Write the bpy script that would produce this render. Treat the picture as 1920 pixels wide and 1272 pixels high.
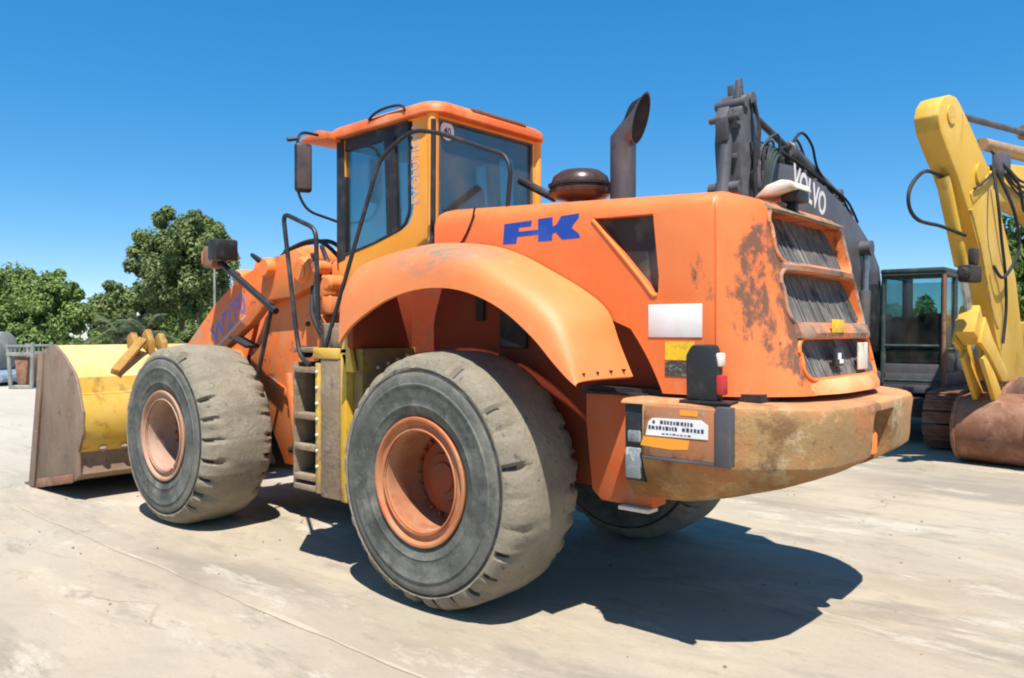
import bpy, bmesh, math, random
from mathutils import Vector, Matrix, noise as mnoise

R = math.radians
random.seed(7)
for o in list(bpy.data.objects):
    bpy.data.objects.remove(o, do_unlink=True)
S = bpy.context.scene
COL = S.collection

# ------------------------------------------------------------------ camera
cd = bpy.data.cameras.new('camera')
cam = bpy.data.objects.new('camera', cd)
COL.objects.link(cam)
cam.location = (-3.95, 5.164, 1.877)
cam.rotation_euler = (R(90 - 0.60), 0, R(-49.14 - 90))
cd.sensor_width = 36
cd.lens = 28.125
cd.clip_start = 0.05
cd.clip_end = 3000
S.camera = cam

# ------------------------------------------------------------------ light
SUN = Vector((-0.36, 0.33, 1.0)).normalized()
world = bpy.data.worlds.new('World')
S.world = world
world.use_nodes = True
wn = world.node_tree
bg = wn.nodes['Background']
sky = wn.nodes.new('ShaderNodeTexSky')
sky.sky_type = 'NISHITA'
sky.sun_disc = False
sky.sun_elevation = math.asin(SUN.z)
sky.sun_rotation = math.atan2(SUN.x, SUN.y)
sky.altitude = 0
sky.air_density = 0.6
sky.dust_density = 0.0
sky.ozone_density = 3.0
gm = wn.nodes.new('ShaderNodeGamma')              # camera-like tone response and vivid blue, the same over the whole sky
gm.inputs['Gamma'].default_value = 0.52
hs = wn.nodes.new('ShaderNodeHueSaturation')
hs.inputs['Hue'].default_value = 0.499
hs.inputs['Saturation'].default_value = 1.96
hs.inputs['Value'].default_value = 1.45
wn.links.new(sky.outputs[0], gm.inputs['Color'])
wn.links.new(gm.outputs[0], hs.inputs['Color'])
wn.links.new(hs.outputs[0], bg.inputs[0])
bg.inputs[1].default_value = 0.15

sd = bpy.data.lights.new('sun', 'SUN')
sd.energy = 4.5
sd.angle = R(0.55)
sd.color = (1.0, 0.955, 0.89)
so = bpy.data.objects.new('sun', sd)
COL.objects.link(so)
so.rotation_euler = (-SUN).to_track_quat('-Z', 'Y').to_euler()
so.location = (-6, 6, 20)

S.view_settings.view_transform = 'Standard'
S.view_settings.look = 'None'
S.view_settings.exposure = 0.82
S.view_settings.gamma = 1
S.render.resolution_x = 1024
S.render.resolution_y = 678
S.render.engine = 'CYCLES'
S.cycles.max_bounces = 8
S.cycles.filter_width = 2.0
S.cycles.transparent_max_bounces = 12

# ------------------------------------------------------------------ node materials
def mat(name, rough=0.6, metal=0.0, base=(.5, .5, .5)):
    m = bpy.data.materials.new(name)
    m.use_nodes = True
    b = m.node_tree.nodes['Principled BSDF']
    b.inputs['Base Color'].default_value = (*base, 1)
    b.inputs['Roughness'].default_value = rough
    b.inputs['Metallic'].default_value = metal
    return m, m.node_tree, b

def coords(nt, scale=(1, 1, 1), rot=0.):
    tc = nt.nodes.new('ShaderNodeTexCoord')
    mp = nt.nodes.new('ShaderNodeMapping')
    mp.inputs['Scale'].default_value = scale
    mp.inputs['Rotation'].default_value = (0, 0, rot)
    nt.links.new(tc.outputs['Object'], mp.inputs[0])
    return mp.outputs[0]

def noise(nt, scale, detail=6, rough=.6, stretch=(1, 1, 1), lo=.4, hi=.6, dist=0.0, rot=0.):
    n = nt.nodes.new('ShaderNodeTexNoise')
    n.inputs['Scale'].default_value = scale
    n.inputs['Detail'].default_value = detail
    n.inputs['Roughness'].default_value = rough
    n.inputs['Distortion'].default_value = dist
    nt.links.new(coords(nt, stretch, rot), n.inputs['Vector'])
    mr = nt.nodes.new('ShaderNodeMapRange')
    mr.inputs['From Min'].default_value = lo
    mr.inputs['From Max'].default_value = hi
    nt.links.new(n.outputs['Fac'], mr.inputs['Value'])
    return mr.outputs[0]

def mix(nt, fac, a, b):
    m = nt.nodes.new('ShaderNodeMix')
    m.data_type = 'RGBA'
    for sock, v in ((m.inputs[0], fac), (m.inputs[6], a), (m.inputs[7], b)):
        if isinstance(v, (int, float)):
            sock.default_value = v
        elif isinstance(v, tuple):
            sock.default_value = (*v, 1)
        else:
            nt.links.new(v, sock)
    return m.outputs[2]

def mul(nt, a, b, op='MULTIPLY'):
    m = nt.nodes.new('ShaderNodeMath')
    m.operation = op
    m.use_clamp = True
    for sock, v in ((m.inputs[0], a), (m.inputs[1], b)):
        if isinstance(v, (int, float)):
            sock.default_value = v
        else:
            nt.links.new(v, sock)
    return m.outputs[0]

def bump(nt, b, h, strength=.3, dist=.02):
    n = nt.nodes.new('ShaderNodeBump')
    n.inputs['Strength'].default_value = strength
    n.inputs['Distance'].default_value = dist
    nt.links.new(h, n.inputs['Height'])
    nt.links.new(n.outputs[0], b.inputs['Normal'])

def layered(name, base, layers, rough=.55, metal=0., bmp=None, spec=.4):
    """layers: (colour, scale, lo, hi, stretch) each laid over the last by its own noise mask"""
    m, nt, b = mat(name, rough, metal, base)
    b.inputs['Specular IOR Level'].default_value = spec
    c = base
    for i, (col, sc, lo, hi, st) in enumerate(layers):
        c = mix(nt, noise(nt, sc, 7, .65, st, lo, hi, .3), c, col)
    if not isinstance(c, tuple):
        nt.links.new(c, b.inputs['Base Color'])
    if bmp:
        bump(nt, b, noise(nt, bmp[0], 8, .65, (1, 1, 1), .2, .8), bmp[1], bmp[2])
    return m

U = (1, 1, 1)
DOWN = (1, 1, .25)
MT = {}
MT['orange'] = layered('orange_paint', (.80, .175, .028), [
    ((.84, .26, .075), 1.3, .42, .66, U), ((.70, .125, .018), 2.2, .56, .76, DOWN),
    ((.55, .30, .16), 5.0, .66, .76, DOWN)], .5, bmp=(30, .06, .004))
def fender_material():
    m, nt, b = mat('fender_orange_paint', .55)
    c = mix(nt, noise(nt, 1.0, 6, .6, U, .36, .68), (.71, .185, .046), (.74, .255, .082))
    c = mix(nt, mul(nt, noise(nt, 4.5, 9, .78, (1, 1, 1), .58, .70, .2), .6), c, (.72, .38, .19))
    c = mix(nt, mul(nt, noise(nt, 26, 9, .8, (1, 1, 1), .60, .70), .5), c, (.45, .22, .11))
    tc = nt.nodes.new('ShaderNodeTexCoord')
    vm = nt.nodes.new('ShaderNodeVectorMath')
    vm.operation = 'SUBTRACT'
    vm.inputs[1].default_value = (-.06, 1.36, 2.38)
    nt.links.new(tc.outputs['Object'], vm.inputs[0])
    mp = nt.nodes.new('ShaderNodeMapping')
    mp.inputs['Scale'].default_value = (1.7, 3.4, 5.)
    nt.links.new(vm.outputs[0], mp.inputs[0])
    ln = nt.nodes.new('ShaderNodeVectorMath')
    ln.operation = 'LENGTH'
    nt.links.new(mp.outputs[0], ln.inputs[0])
    r = nt.nodes.new('ShaderNodeMapRange')
    r.inputs['From Min'].default_value = 1.1
    r.inputs['From Max'].default_value = .3
    nt.links.new(ln.outputs['Value'], r.inputs['Value'])
    worn = mul(nt, r.outputs[0], noise(nt, 6., 9, .75, (.8, 3., 2), .38, .54, .5))     # trodden, scraped patch beside the cab door
    c = mix(nt, worn, c, (.24, .19, .13))
    c = mix(nt, mul(nt, noise(nt, 12, 8, .75, U, .66, .72), .8), c, (.22, .14, .09))
    nt.links.new(c, b.inputs['Base Color'])
    bump(nt, b, noise(nt, 18, 8, .6, U, .2, .8), .08, .006)
    return m
MT['fender'] = fender_material()
MT['orange_fade'] = layered('sun_bleached_orange_paint', (.82, .235, .06), [
    ((.86, .42, .18), 1.7, .40, .62, U), ((.30, .25, .19), 6.0, .64, .72, (1, 3, 3)),
    ((.62, .40, .24), 14., .64, .74, U)], .6, bmp=(25, .06, .004))
MT['arch_shade_paint'] = layered('shade_darkened_arch_paint', (.24, .034, .008), [
    ((.19, .05, .02), 2.5, .42, .68, U), ((.10, .05, .03), 3., .56, .72, DOWN)], .8, bmp=(20, .2, .006))  # shade of the wheel arch and hood recess put into the base colour
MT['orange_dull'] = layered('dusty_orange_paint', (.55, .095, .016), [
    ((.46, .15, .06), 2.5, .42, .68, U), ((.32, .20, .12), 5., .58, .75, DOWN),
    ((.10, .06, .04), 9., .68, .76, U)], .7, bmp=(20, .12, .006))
MT['orange_clean'] = layered('cab_orange_paint', (.82, .31, .025), [
    ((.84, .37, .07), 1.6, .42, .66, U), ((.72, .22, .02), 3., .56, .76, DOWN)], .5)
MT['frame_orange'] = layered('dirty_front_frame_paint', (.70, .15, .025), [
    ((.74, .24, .075), 1.6, .42, .66, U), ((.42, .24, .13), 2.6, .54, .66, DOWN), ((.10, .055, .035), 6., .62, .70, U)], .6, bmp=(20, .12, .006))
MT['door_rust'] = layered('rusty_orange_door', (.42, .15, .06), [
    ((.30, .17, .10), 4., .42, .60, U), ((.16, .08, .05), 9., .54, .68, U), ((.50, .30, .18), 12., .62, .70, U)], .75, bmp=(20, .2, .006))
MT['lug_paint'] = layered('orange_yellow_worn_paint', (.34, .17, .03), [
    ((.38, .23, .06), 5., .42, .60, U), ((.20, .10, .04), 9., .54, .68, U)], .7)
MT['roof'] = layered('cab_roof_paint', (.62, .12, .025), [
    ((.74, .26, .10), 1.8, .48, .66, U), ((.25, .10, .06), 7., .68, .76, U)], .5)
MT['pale_yellow'] = layered('pale_yellow_paint', (.58, .38, .13), [
    ((.64, .47, .22), 1.8, .42, .64, U), ((.50, .30, .10), 5., .62, .72, U)], .65, bmp=(14, .12, .01))  # paler yellow for the upper back plate of the bucket
MT['yellow'] = layered('worn_yellow_paint', (.60, .345, .022), [
    ((.62, .41, .09), 2.0, .45, .66, U), ((.34, .18, .05), 4.5, .54, .66, U),
    ((.22, .13, .07), 11., .64, .72, U)], .6, bmp=(16, .15, .01))
MT['yellow_mud'] = layered('muddy_yellow_paint', (.62, .40, .05), [
    ((.36, .24, .12), 3., .40, .60, U), ((.17, .12, .08), 8., .56, .70, U)], .8, bmp=(16, .2, .01))
MT['exc_yellow'] = layered('excavator_yellow_paint', (.60, .345, .038), [
    ((.66, .43, .10), 1.2, .45, .66, U), ((.36, .20, .05), 5., .60, .72, DOWN), ((.16, .10, .05), 12., .66, .74, U)], .55)
MT['steel_worn'] = layered('worn_bare_steel', (.225, .150, .098), [
    ((.28, .20, .138), 2., .42, .62, (1, 1, .5)), ((.20, .12, .08), 3., .50, .66, (1, 1, .6)), ((.13, .075, .05), 7., .60, .68, U),
    ((.36, .29, .22), 12., .62, .70, U)], .6, .1, bmp=(14, .2, .01))
MT['rust'] = layered('rusty_steel', (.20, .085, .045), [
    ((.30, .16, .10), 2.5, .42, .62, U), ((.10, .05, .03), 5., .55, .70, U),
    ((.42, .30, .22), 9., .64, .74, U)], .8, bmp=(18, .3, .01))
MT['rib_grime'] = layered('grimy_orange_paint', (.62, .20, .07), [
    ((.30, .20, .14), 3.0, .38, .56, U), ((.13, .095, .075), 5., .48, .66, (1, 1, 2)), ((.70, .33, .16), 7., .62, .70, U)], .8, bmp=(20, .2, .008))
MT['ladder_dark_brown'] = layered('dark_brown_steel', (.035, .026, .02), [
    ((.10, .065, .04), 9., .50, .66, (1, 1, .5)), ((.18, .12, .075), 16., .62, .70, U)], .8, bmp=(24, .3, .008))  # mottled, very dark brown for the plate behind the treads
MT['tank_mud'] = layered('muddy_olive_yellow_paint', (.34, .21, .03), [
    ((.22, .15, .06), 3., .40, .60, U), ((.11, .08, .05), 8., .56, .70, U)], .8, bmp=(16, .2, .01))
MT['cyl_mud'] = layered('dusty_brown_cylinder', (.40, .25, .12), [
    ((.30, .20, .13), 3., .42, .60, U), ((.55, .36, .08), 4., .56, .66, U)], .6)
MT['mud'] = layered('dried_mud', (.22, .155, .095), [
    ((.30, .225, .145), 4., .42, .62, U), ((.14, .10, .07), 8., .54, .70, U)], .95, bmp=(22, .5, .012))
MT['black'] = layered('black_paint', (.018, .018, .02), [((.07, .065, .06), 6., .52, .74, U)], .5)
MT['rubber_black'] = layered('black_rubber', (.02, .02, .021), [((.06, .055, .05), 12., .52, .74, U)], .7)
MT['dark_gap'] = layered('greasy_black_steel', (.022, .02, .02), [((.06, .045, .035), 4., .45, .7, U)], .8)
MT['grey_dark'] = layered('dark_grey_paint', (.075, .072, .078), [
    ((.13, .12, .12), 2., .45, .65, U), ((.05, .045, .042), 7., .58, .70, U)], .5)
MT['slate'] = layered('slate_grey_paint', (.085, .078, .085), [
    ((.125, .113, .118), 1.5, .42, .65, U), ((.08, .07, .068), 6., .6, .72, DOWN)], .5)
MT['green_grey'] = layered('dark_green_grey_paint', (.035, .055, .05), [((.10, .11, .10), 4., .5, .72, U)], .5)
MT['chrome'] = layered('polished_rod', (.45, .45, .46), [((.25, .24, .23), 8., .5, .7, U)], .25, .9)
MT['stack'] = layered('grey_exhaust_steel', (.085, .082, .092), [
    ((.13, .115, .115), 4., .45, .65, (1, 1, .3)), ((.08, .06, .055), 9., .6, .7, U)], .5, .5)
MT['soot'] = layered('soot', (.008, .008, .008), [((.02, .018, .016), 9., .5, .7, U)], .95)
MT['intake'] = layered('brown_intake_plastic', (.055, .030, .022), [((.11, .07, .05), 6., .5, .7, U)], .3)
MT['white'] = layered('white_sheet', (.78, .75, .72), [((.68, .63, .58), 3., .45, .7, U)], .6)
MT['cream'] = layered('cream_paint', (.70, .64, .52), [((.40, .33, .24), 6., .52, .68, U)], .6)
MT['blue'] = layered('blue_vinyl', (.012, .06, .33), [((.03, .10, .42), 5., .5, .7, U)], .45)
MT['violet'] = layered('faded_blue_vinyl', (.16, .12, .38), [((.30, .22, .42), 14., .45, .65, U)], .5)
MT['pale_letter'] = layered('pale_grey_vinyl', (.50, .40, .38), [((.34, .26, .24), 20., .5, .7, U)], .5)
MT['red'] = layered('red_lens', (.45, .03, .03), [((.30, .05, .04), 9., .5, .7, U)], .35)
MT['amber'] = layered('amber_lens', (.55, .16, .03), [((.35, .10, .03), 9., .5, .7, U)], .35)
MT['lamp_glass'] = layered('dusty_lamp_glass', (.20, .22, .22), [
    ((.42, .42, .40), 14., .52, .62, U), ((.05, .05, .05), 9., .54, .66, U)], .25)
MT['sticker_yellow'] = layered('yellow_sticker', (.80, .50, .02), [((.55, .36, .03), 30., .5, .62, U)], .5)
MT['sticker_dark'] = layered('dark_sticker', (.05, .05, .045), [((.22, .2, .17), 28., .52, .6, (1, 1, 2))], .5)
MT['ink'] = layered('dark_ink', (.05, .05, .09), [], .6)
MT['seat'] = layered('dark_seat_fabric', (.02, .022, .026), [((.05, .05, .055), 12., .5, .7, U)], .9)
MT['truck_grey'] = layered('pale_grey_truck_paint', (.20, .205, .18), [((.30, .30, .26), 2., .45, .65, U)], .6)
MT['truck_blue'] = layered('blue_grey_metal', (.17, .22, .29), [((.28, .33, .38), 2., .45, .65, (1, 1, 6))], .5)
MT['mirror_glass'] = layered('mirror_back', (.10, .065, .055), [((.05, .045, .045), 5., .5, .7, U)], .3)

def glass(name, tint, gloss=.12, dirt=.08):
    m = bpy.data.materials.new(name)
    m.use_nodes = True
    nt = m.node_tree
    nt.nodes.clear()
    out = nt.nodes.new('ShaderNodeOutputMaterial')
    tr = nt.nodes.new('ShaderNodeBsdfTransparent')
    tr.inputs[0].default_value = (*tint, 1)
    gl = nt.nodes.new('ShaderNodeBsdfGlossy')
    gl.inputs['Roughness'].default_value = .06
    gl.inputs['Color'].default_value = (.9, .9, .9, 1)
    df = nt.nodes.new('ShaderNodeBsdfDiffuse')
    df.inputs[0].default_value = (.35, .31, .26, 1)
    fr = nt.nodes.new('ShaderNodeFresnel')
    fr.inputs[0].default_value = 1.45
    m1 = nt.nodes.new('ShaderNodeMixShader')
    nt.links.new(mul(nt, fr.outputs[0], .6), m1.inputs[0])
    nt.links.new(tr.outputs[0], m1.inputs[1])
    nt.links.new(gl.outputs[0], m1.inputs[2])
    m2 = nt.nodes.new('ShaderNodeMixShader')
    d = mul(nt, noise(nt, 3., 6, .6, (1, 1, .6), .3, .75), dirt)
    nt.links.new(d, m2.inputs[0])
    nt.links.new(m1.outputs[0], m2.inputs[1])
    nt.links.new(df.outputs[0], m2.inputs[2])
    nt.links.new(m2.outputs[0], out.inputs[0])
    return m
MT['glass'] = glass('teal_tinted_glass', (.64, .82, .83), dirt=.12)
MT['glass_rear'] = glass('dusty_rear_glass', (.64, .78, .78), dirt=.20)
MT['glass_exc'] = glass('teal_cab_glass', (.60, .78, .80), dirt=.12)

# tyres
def tyre_materials():
    a, nt, b = mat('tyre_sidewall', .85)
    c = mix(nt, noise(nt, 2.6, 8, .7, U, .38, .64), (.050, .053, .046), (.120, .123, .104))
    c = mix(nt, noise(nt, 4., 9, .76, U, .46, .70), c, (.205, .195, .160))
    c = mix(nt, noise(nt, 9., 9, .75, U, .56, .68), c, (.040, .043, .040))
    tc = nt.nodes.new('ShaderNodeTexCoord')
    mp = nt.nodes.new('ShaderNodeMapping')
    mp.inputs['Scale'].default_value = (1, 0, 1)
    nt.links.new(tc.outputs['Object'], mp.inputs[0])
    ln = nt.nodes.new('ShaderNodeVectorMath')
    ln.operation = 'LENGTH'
    nt.links.new(mp.outputs[0], ln.inputs[0])
    r = nt.nodes.new('ShaderNodeMapRange')
    r.inputs['From Min'].default_value = .64
    r.inputs['From Max'].default_value = .78
    nt.links.new(ln.outputs['Value'], r.inputs['Value'])
    c = mix(nt, mul(nt, r.outputs[0], noise(nt, 3.3, 9, .76, U, .36, .66)), c, (.255, .228, .172))     # dust carried over from the tread
    nt.links.new(c, b.inputs['Base Color'])
    bump(nt, b, noise(nt, 22, 10, .78, U, .2, .8), .5, .012)
    t, nt, b = mat('dusty_tyre_tread', .95)
    c = mix(nt, noise(nt, 2.6, 7, .65, U, .36, .66), (.255, .220, .158), (.365, .315, .228))
    c = mix(nt, noise(nt, 11, 8, .7, U, .58, .72), c, (.09, .085, .072))
    c = mix(nt, mul(nt, noise(nt, 45, 8, .75, U, .54, .74), .5), c, (.16, .14, .108))
    c = mix(nt, noise(nt, 4.5, 9, .75, U, .58, .68), c, (.42, .365, .27))
    nt.links.new(c, b.inputs['Base Color'])
    bump(nt, b, noise(nt, 13, 10, .78, U, .2, .8), .9, .03)
    g = layered('tyre_groove', (.03, .03, .028), [((.13, .115, .09), 9., .5, .7, U)], .95)
    return [a, t, g]
TYRE = tyre_materials()
MT['barrel'] = layered('shaded_rim_barrel_paint', (.33, .115, .05), [
    ((.40, .21, .115), 2.4, .40, .62, U), ((.28, .08, .035), 5., .54, .72, U)], .7)  # darker than the flange: shade inside the rim painted into the colour
MT['barrel_front'] = layered('front_barrel_paint', (.36, .21, .145), [
    ((.42, .29, .21), 2.4, .40, .62, U), ((.22, .10, .06), 5., .56, .72, U)], .7)
MT['rim'] = layered('dusty_orange_rim', (.43, .125, .040), [
    ((.46, .22, .105), 2.4, .40, .64, U), ((.38, .085, .025), 4., .52, .72, U),
    ((.22, .12, .07), 10., .64, .72, U)], .65, bmp=(24, .15, .006))
MT['rim_front'] = layered('dusty_beige_rim', (.37, .19, .115), [
    ((.44, .28, .185), 2.4, .40, .62, U), ((.34, .12, .06), 4., .58, .72, U)], .7, bmp=(24, .15, .006))
MT['hub'] = layered('shaded_orange_hub', (.27, .050, .014), [
    ((.16, .065, .035), 5., .45, .66, U), ((.12, .06, .04), 9., .62, .74, U)], .7)  # hub colour darkened to stand in for shade inside the dish

# hood paint: soot stains near the rear grille, drips
def hood_material():
    m, nt, b = mat('hood_orange_paint', .48)
    c = mix(nt, noise(nt, 1.1, 6, .6, U, .40, .68), (.70, .150, .030), (.735, .215, .062))
    c = mix(nt, noise(nt, 2.0, 6, .6, DOWN, .56, .78), c, (.70, .145, .026))
    c = mix(nt, mul(nt, noise(nt, 9., 9, .78, (1, 1, .35), .58, .76), .4), c, (.68, .31, .14))
    c = mix(nt, mul(nt, noise(nt, 40., 6, .8, U, .64, .70), .6), c, (.30, .14, .07))
    tc = nt.nodes.new('ShaderNodeTexCoord')
    sx = nt.nodes.new('ShaderNodeSeparateXYZ')
    nt.links.new(tc.outputs['Object'], sx.inputs[0])
    def rng(sock, a, bb):
        r = nt.nodes.new('ShaderNodeMapRange')
        r.inputs['From Min'].default_value = a
        r.inputs['From Max'].default_value = bb
        nt.links.new(sock, r.inputs['Value'])
        return r.outputs[0]
    rear = rng(sx.outputs['X'], -1.86, -2.0)          # exhaust grime round the rear screens
    high = rng(sx.outputs['Z'], 1.50, 2.15)
    raw = noise(nt, 2.7, 10, .72, (1, 1, .55), 0., 1., .3)
    def plus(a_, b_, k):
        q = nt.nodes.new('ShaderNodeMath')
        q.operation = 'MULTIPLY_ADD'
        q.inputs[1].default_value = k
        nt.links.new(b_, q.inputs[0])
        nt.links.new(a_, q.inputs[2])
        return q.outputs[0]
    grime = rng(plus(plus(raw, rear, .12), high, .09), .70, .765)
    c = mix(nt, mul(nt, grime, .85), c, (.085, .060, .040))
    spots = mul(nt, rng(sx.outputs['X'], -1.85, -1.95), noise(nt, 11, 8, .75, (1, 1, .6), .62, .66))
    c = mix(nt, mul(nt, spots, .8), c, (.07, .05, .035))
    low = rng(sx.outputs['Z'], 1.85, 1.5)
    c = mix(nt, mul(nt, low, noise(nt, 5., 7, .7, U, .5, .72)), c, (.62, .33, .18))
    nt.links.new(c, b.inputs['Base Color'])
    bump(nt, b, noise(nt, 3., 4, .5, U, .2, .8), .10, .02)
    return m
MT['hood'] = hood_material()

def counterweight_material():
    m, nt, b = mat('scraped_counterweight_paint', .8)
    tc = nt.nodes.new('ShaderNodeTexCoord')
    sx = nt.nodes.new('ShaderNodeSeparateXYZ')
    nt.links.new(tc.outputs['Object'], sx.inputs[0])
    def rng(sock, a, bb):
        r = nt.nodes.new('ShaderNodeMapRange')
        r.inputs['From Min'].default_value = a
        r.inputs['From Max'].default_value = bb
        nt.links.new(sock, r.inputs['Value'])
        return r.outputs[0]
    c = mix(nt, noise(nt, 1.3, 7, .65, U, .44, .58), (.46, .175, .055), (.38, .225, .085))
    c = mix(nt, noise(nt, 1.9, 9, .70, (1, 1, 1.6), .46, .58, .2), c, (.32, .195, .075))
    c = mix(nt, mul(nt, noise(nt, 2.6, 10, .76, (1, 1, 1.4), .56, .62, .2), .7), c, (.50, .39, .225))
    c = mix(nt, mul(nt, noise(nt, 2.1, 10, .72, U, .51, .59, .2), .85), c, (.17, .08, .025))
    c = mix(nt, mul(nt, noise(nt, 6.5, 10, .80, (1, 1, .6), .57, .62), .7), c, (.48, .34, .17))
    c = mix(nt, mul(nt, rng(sx.outputs['Z'], 1.14, 1.02), noise(nt, 3., 8, .7, U, .36, .58, .5)), c, (.22, .095, .02))   # rubbed, rusty lower edge
    c = mix(nt, noise(nt, 14, 9, .75, U, .60, .70), c, (.10, .06, .03))
    c = mix(nt, mul(nt, rng(sx.outputs['Z'], 1.40, 1.46), noise(nt, 3., 7, .7, U, .36, .60)), c, (.62, .28, .12))       # painted upper edge
    c = mix(nt, mul(nt, rng(sx.outputs['Y'], -.35, -.95), .75), c, (.64, .27, .10))     # far end keeps its paint
    nt.links.new(c, b.inputs['Base Color'])
    bump(nt, b, noise(nt, 7, 10, .75, U, .2, .8), .6, .03)
    return m
MT['cw'] = counterweight_material()

def screen_material(name, dark, light, sc=9., lo=.40, hi=.66):
    m, nt, b = mat(name, .7)
    w = nt.nodes.new('ShaderNodeTexWave')
    w.wave_type = 'BANDS'
    w.bands_direction = 'Y'
    w.inputs['Scale'].default_value = 30
    w.inputs['Distortion'].default_value = .0
    w.inputs['Detail'].default_value = 1
    nt.links.new(coords(nt, (0, 1, 0)), w.inputs['Vector'])
    f = noise(nt, sc * 1.4, 8, .7, (0, 1, .10), lo, hi)
    c = mix(nt, f, dark, light)
    c = mix(nt, mul(nt, w.outputs['Fac'], .45), c, dark)
    c = mix(nt, noise(nt, 2.2, 5, .5, U, .48, .62), c, (.15, .14, .12))
    nt.links.new(c, b.inputs['Base Color'])
    return m
MT['screen'] = screen_material('dusty_radiator_screen', (.045, .045, .045), (.24, .23, .205))
MT['wire'] = layered('dusty_wire', (.16, .15, .135), [((.30, .28, .25), 5., .48, .62, (1, 1, .3)), ((.05, .05, .05), 4., .55, .65, U)], .7)
MT['screen_dark'] = screen_material('dark_vent_screen', (.022, .02, .02), (.05, .045, .042), 14., .45, .8)

def ground_material():
    m, nt, b = mat('dusty_concrete', .9)
    rt = R(-41)
    c = mix(nt, noise(nt, .28, 8, .62, U, .38, .64), (.330, .270, .190), (.405, .352, .272))
    c = mix(nt, noise(nt, .6, 10, .72, (.6, 1.5, 1), .45, .62, .3, rt), c, (.430, .358, .255))
    c = mix(nt, mul(nt, noise(nt, .36, 10, .72, (.5, 1.8, 1), .50, .60, .3, rt), .75), c, (.245, .208, .160))
    c = mix(nt, mul(nt, noise(nt, 1.3, 10, .76, (.6, 1.6, 1), .54, .63, .3, rt), .65), c, (.235, .20, .155))
    c = mix(nt, mul(nt, noise(nt, .9, 10, .76, (.6, 1.5, 1), .55, .62, .3, rt), .75), c, (.49, .435, .345))
    c = mix(nt, mul(nt, noise(nt, 3.1, 10, .78, (.7, 1.4, 1), .58, .66, .2, rt), .5), c, (.20, .17, .135))
    c = mix(nt, mul(nt, noise(nt, 38, 8, .78, U, .5, .8), .5), c, (0.252, 0.207, 0.150))
    c = mix(nt, mul(nt, noise(nt, 90, 6, .8, U, .56, .72), .45), c, (0.206, 0.167, 0.123))
    c = mix(nt, mul(nt, noise(nt, 7, 9, .78, U, .645, .69), .6), c, (0.494, 0.424, 0.319))
    c = mix(nt, mul(nt, noise(nt, 4, 9, .78, (.8, 1.2, 1), .66, .71), .75), c, (0.118, 0.099, 0.077))
    tc = nt.nodes.new('ShaderNodeTexCoord')
    sx = nt.nodes.new('ShaderNodeSeparateXYZ')
    nt.links.new(tc.outputs['Object'], sx.inputs[0])
    r = nt.nodes.new('ShaderNodeMapRange')
    r.inputs['From Min'].default_value = 3.
    r.inputs['From Max'].default_value = 12.
    nt.links.new(sx.outputs['X'], r.inputs['Value'])
    c = mix(nt, mul(nt, r.outputs[0], .6), c, (0.458, 0.419, 0.350))    # paler clean slabs towards the gate
    vo = nt.nodes.new('ShaderNodeTexVoronoi')                        # hairline cracks
    vo.feature = 'DISTANCE_TO_EDGE'
    vo.inputs['Scale'].default_value = .22
    wob = nt.nodes.new('ShaderNodeTexNoise')
    wob.inputs['Scale'].default_value = 1.6
    wob.inputs['Detail'].default_value = 6
    va = nt.nodes.new('ShaderNodeVectorMath')
    va.operation = 'MULTIPLY_ADD'
    va.inputs[1].default_value = (.9, .9, 0)
    nt.links.new(wob.outputs['Color'], va.inputs[0])
    nt.links.new(tc.outputs['Object'], wob.inputs['Vector'])
    nt.links.new(tc.outputs['Object'], va.inputs[2])
    nt.links.new(va.outputs[0], vo.inputs['Vector'])
    cr = nt.nodes.new('ShaderNodeMapRange')
    cr.inputs['From Min'].default_value = .0035
    cr.inputs['From Max'].default_value = .001
    nt.links.new(vo.outputs['Distance'], cr.inputs['Value'])
    c = mix(nt, mul(nt, cr.outputs[0], mul(nt, noise(nt, .8, 4, .6, U, .48, .58), .6)), c, (0.165, 0.133, 0.096))
    nt.links.new(c, b.inputs['Base Color'])
    bump(nt, b, noise(nt, 9, 10, .78, U, .2, .8), .4, .02)
    return m
MT['ground'] = ground_material()
MT['joint'] = layered('sandy_joint_filler', (.43, .365, .27), [((.36, .30, .22), 2.2, .42, .60, U)], .95)

def leaf_material(name, dark, light):
    m, nt, b = mat(name, .6)
    c = mix(nt, noise(nt, 1.1, 5, .7, U, .40, .60), dark, light)
    nt.links.new(c, b.inputs['Base Color'])
    tl = nt.nodes.new('ShaderNodeBsdfTranslucent')
    nt.links.new(c, tl.inputs[0])
    ms = nt.nodes.new('ShaderNodeMixShader')
    ms.inputs[0].default_value = .3
    out = nt.nodes['Material Output']
    nt.links.new(b.outputs[0], ms.inputs[1])
    nt.links.new(tl.outputs[0], ms.inputs[2])
    nt.links.new(ms.outputs[0], out.inputs[0])
    return m
MT['leaf_a'] = leaf_material('dark_green_leaves', (.075, .140, .030), (.25, .345, .085))
MT['leaf_b'] = leaf_material('pine_green_leaves', (.068, .115, .030), (.235, .29, .090))
MT['leaf_c'] = leaf_material('grey_green_leaves', (.085, .125, .060), (.19, .22, .12))
MT['bark'] = layered('bark', (.07, .05, .035), [((.12, .09, .065), 6., .45, .65, (1, 1, .3))], .95)

# ------------------------------------------------------------------ mesh helpers
def smooth(me, ang=35):
    me.polygons.foreach_set('use_smooth', [True] * len(me.polygons))
    me.set_sharp_from_angle(angle=R(ang))

def link(name, me, parent=None, mats=None):
    o = bpy.data.objects.new(name, me)
    COL.objects.link(o)
    if mats:
        for k in mats:
            me.materials.append(MT[k] if isinstance(k, str) else k)
    if parent:
        o.parent = parent
    return o

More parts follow.
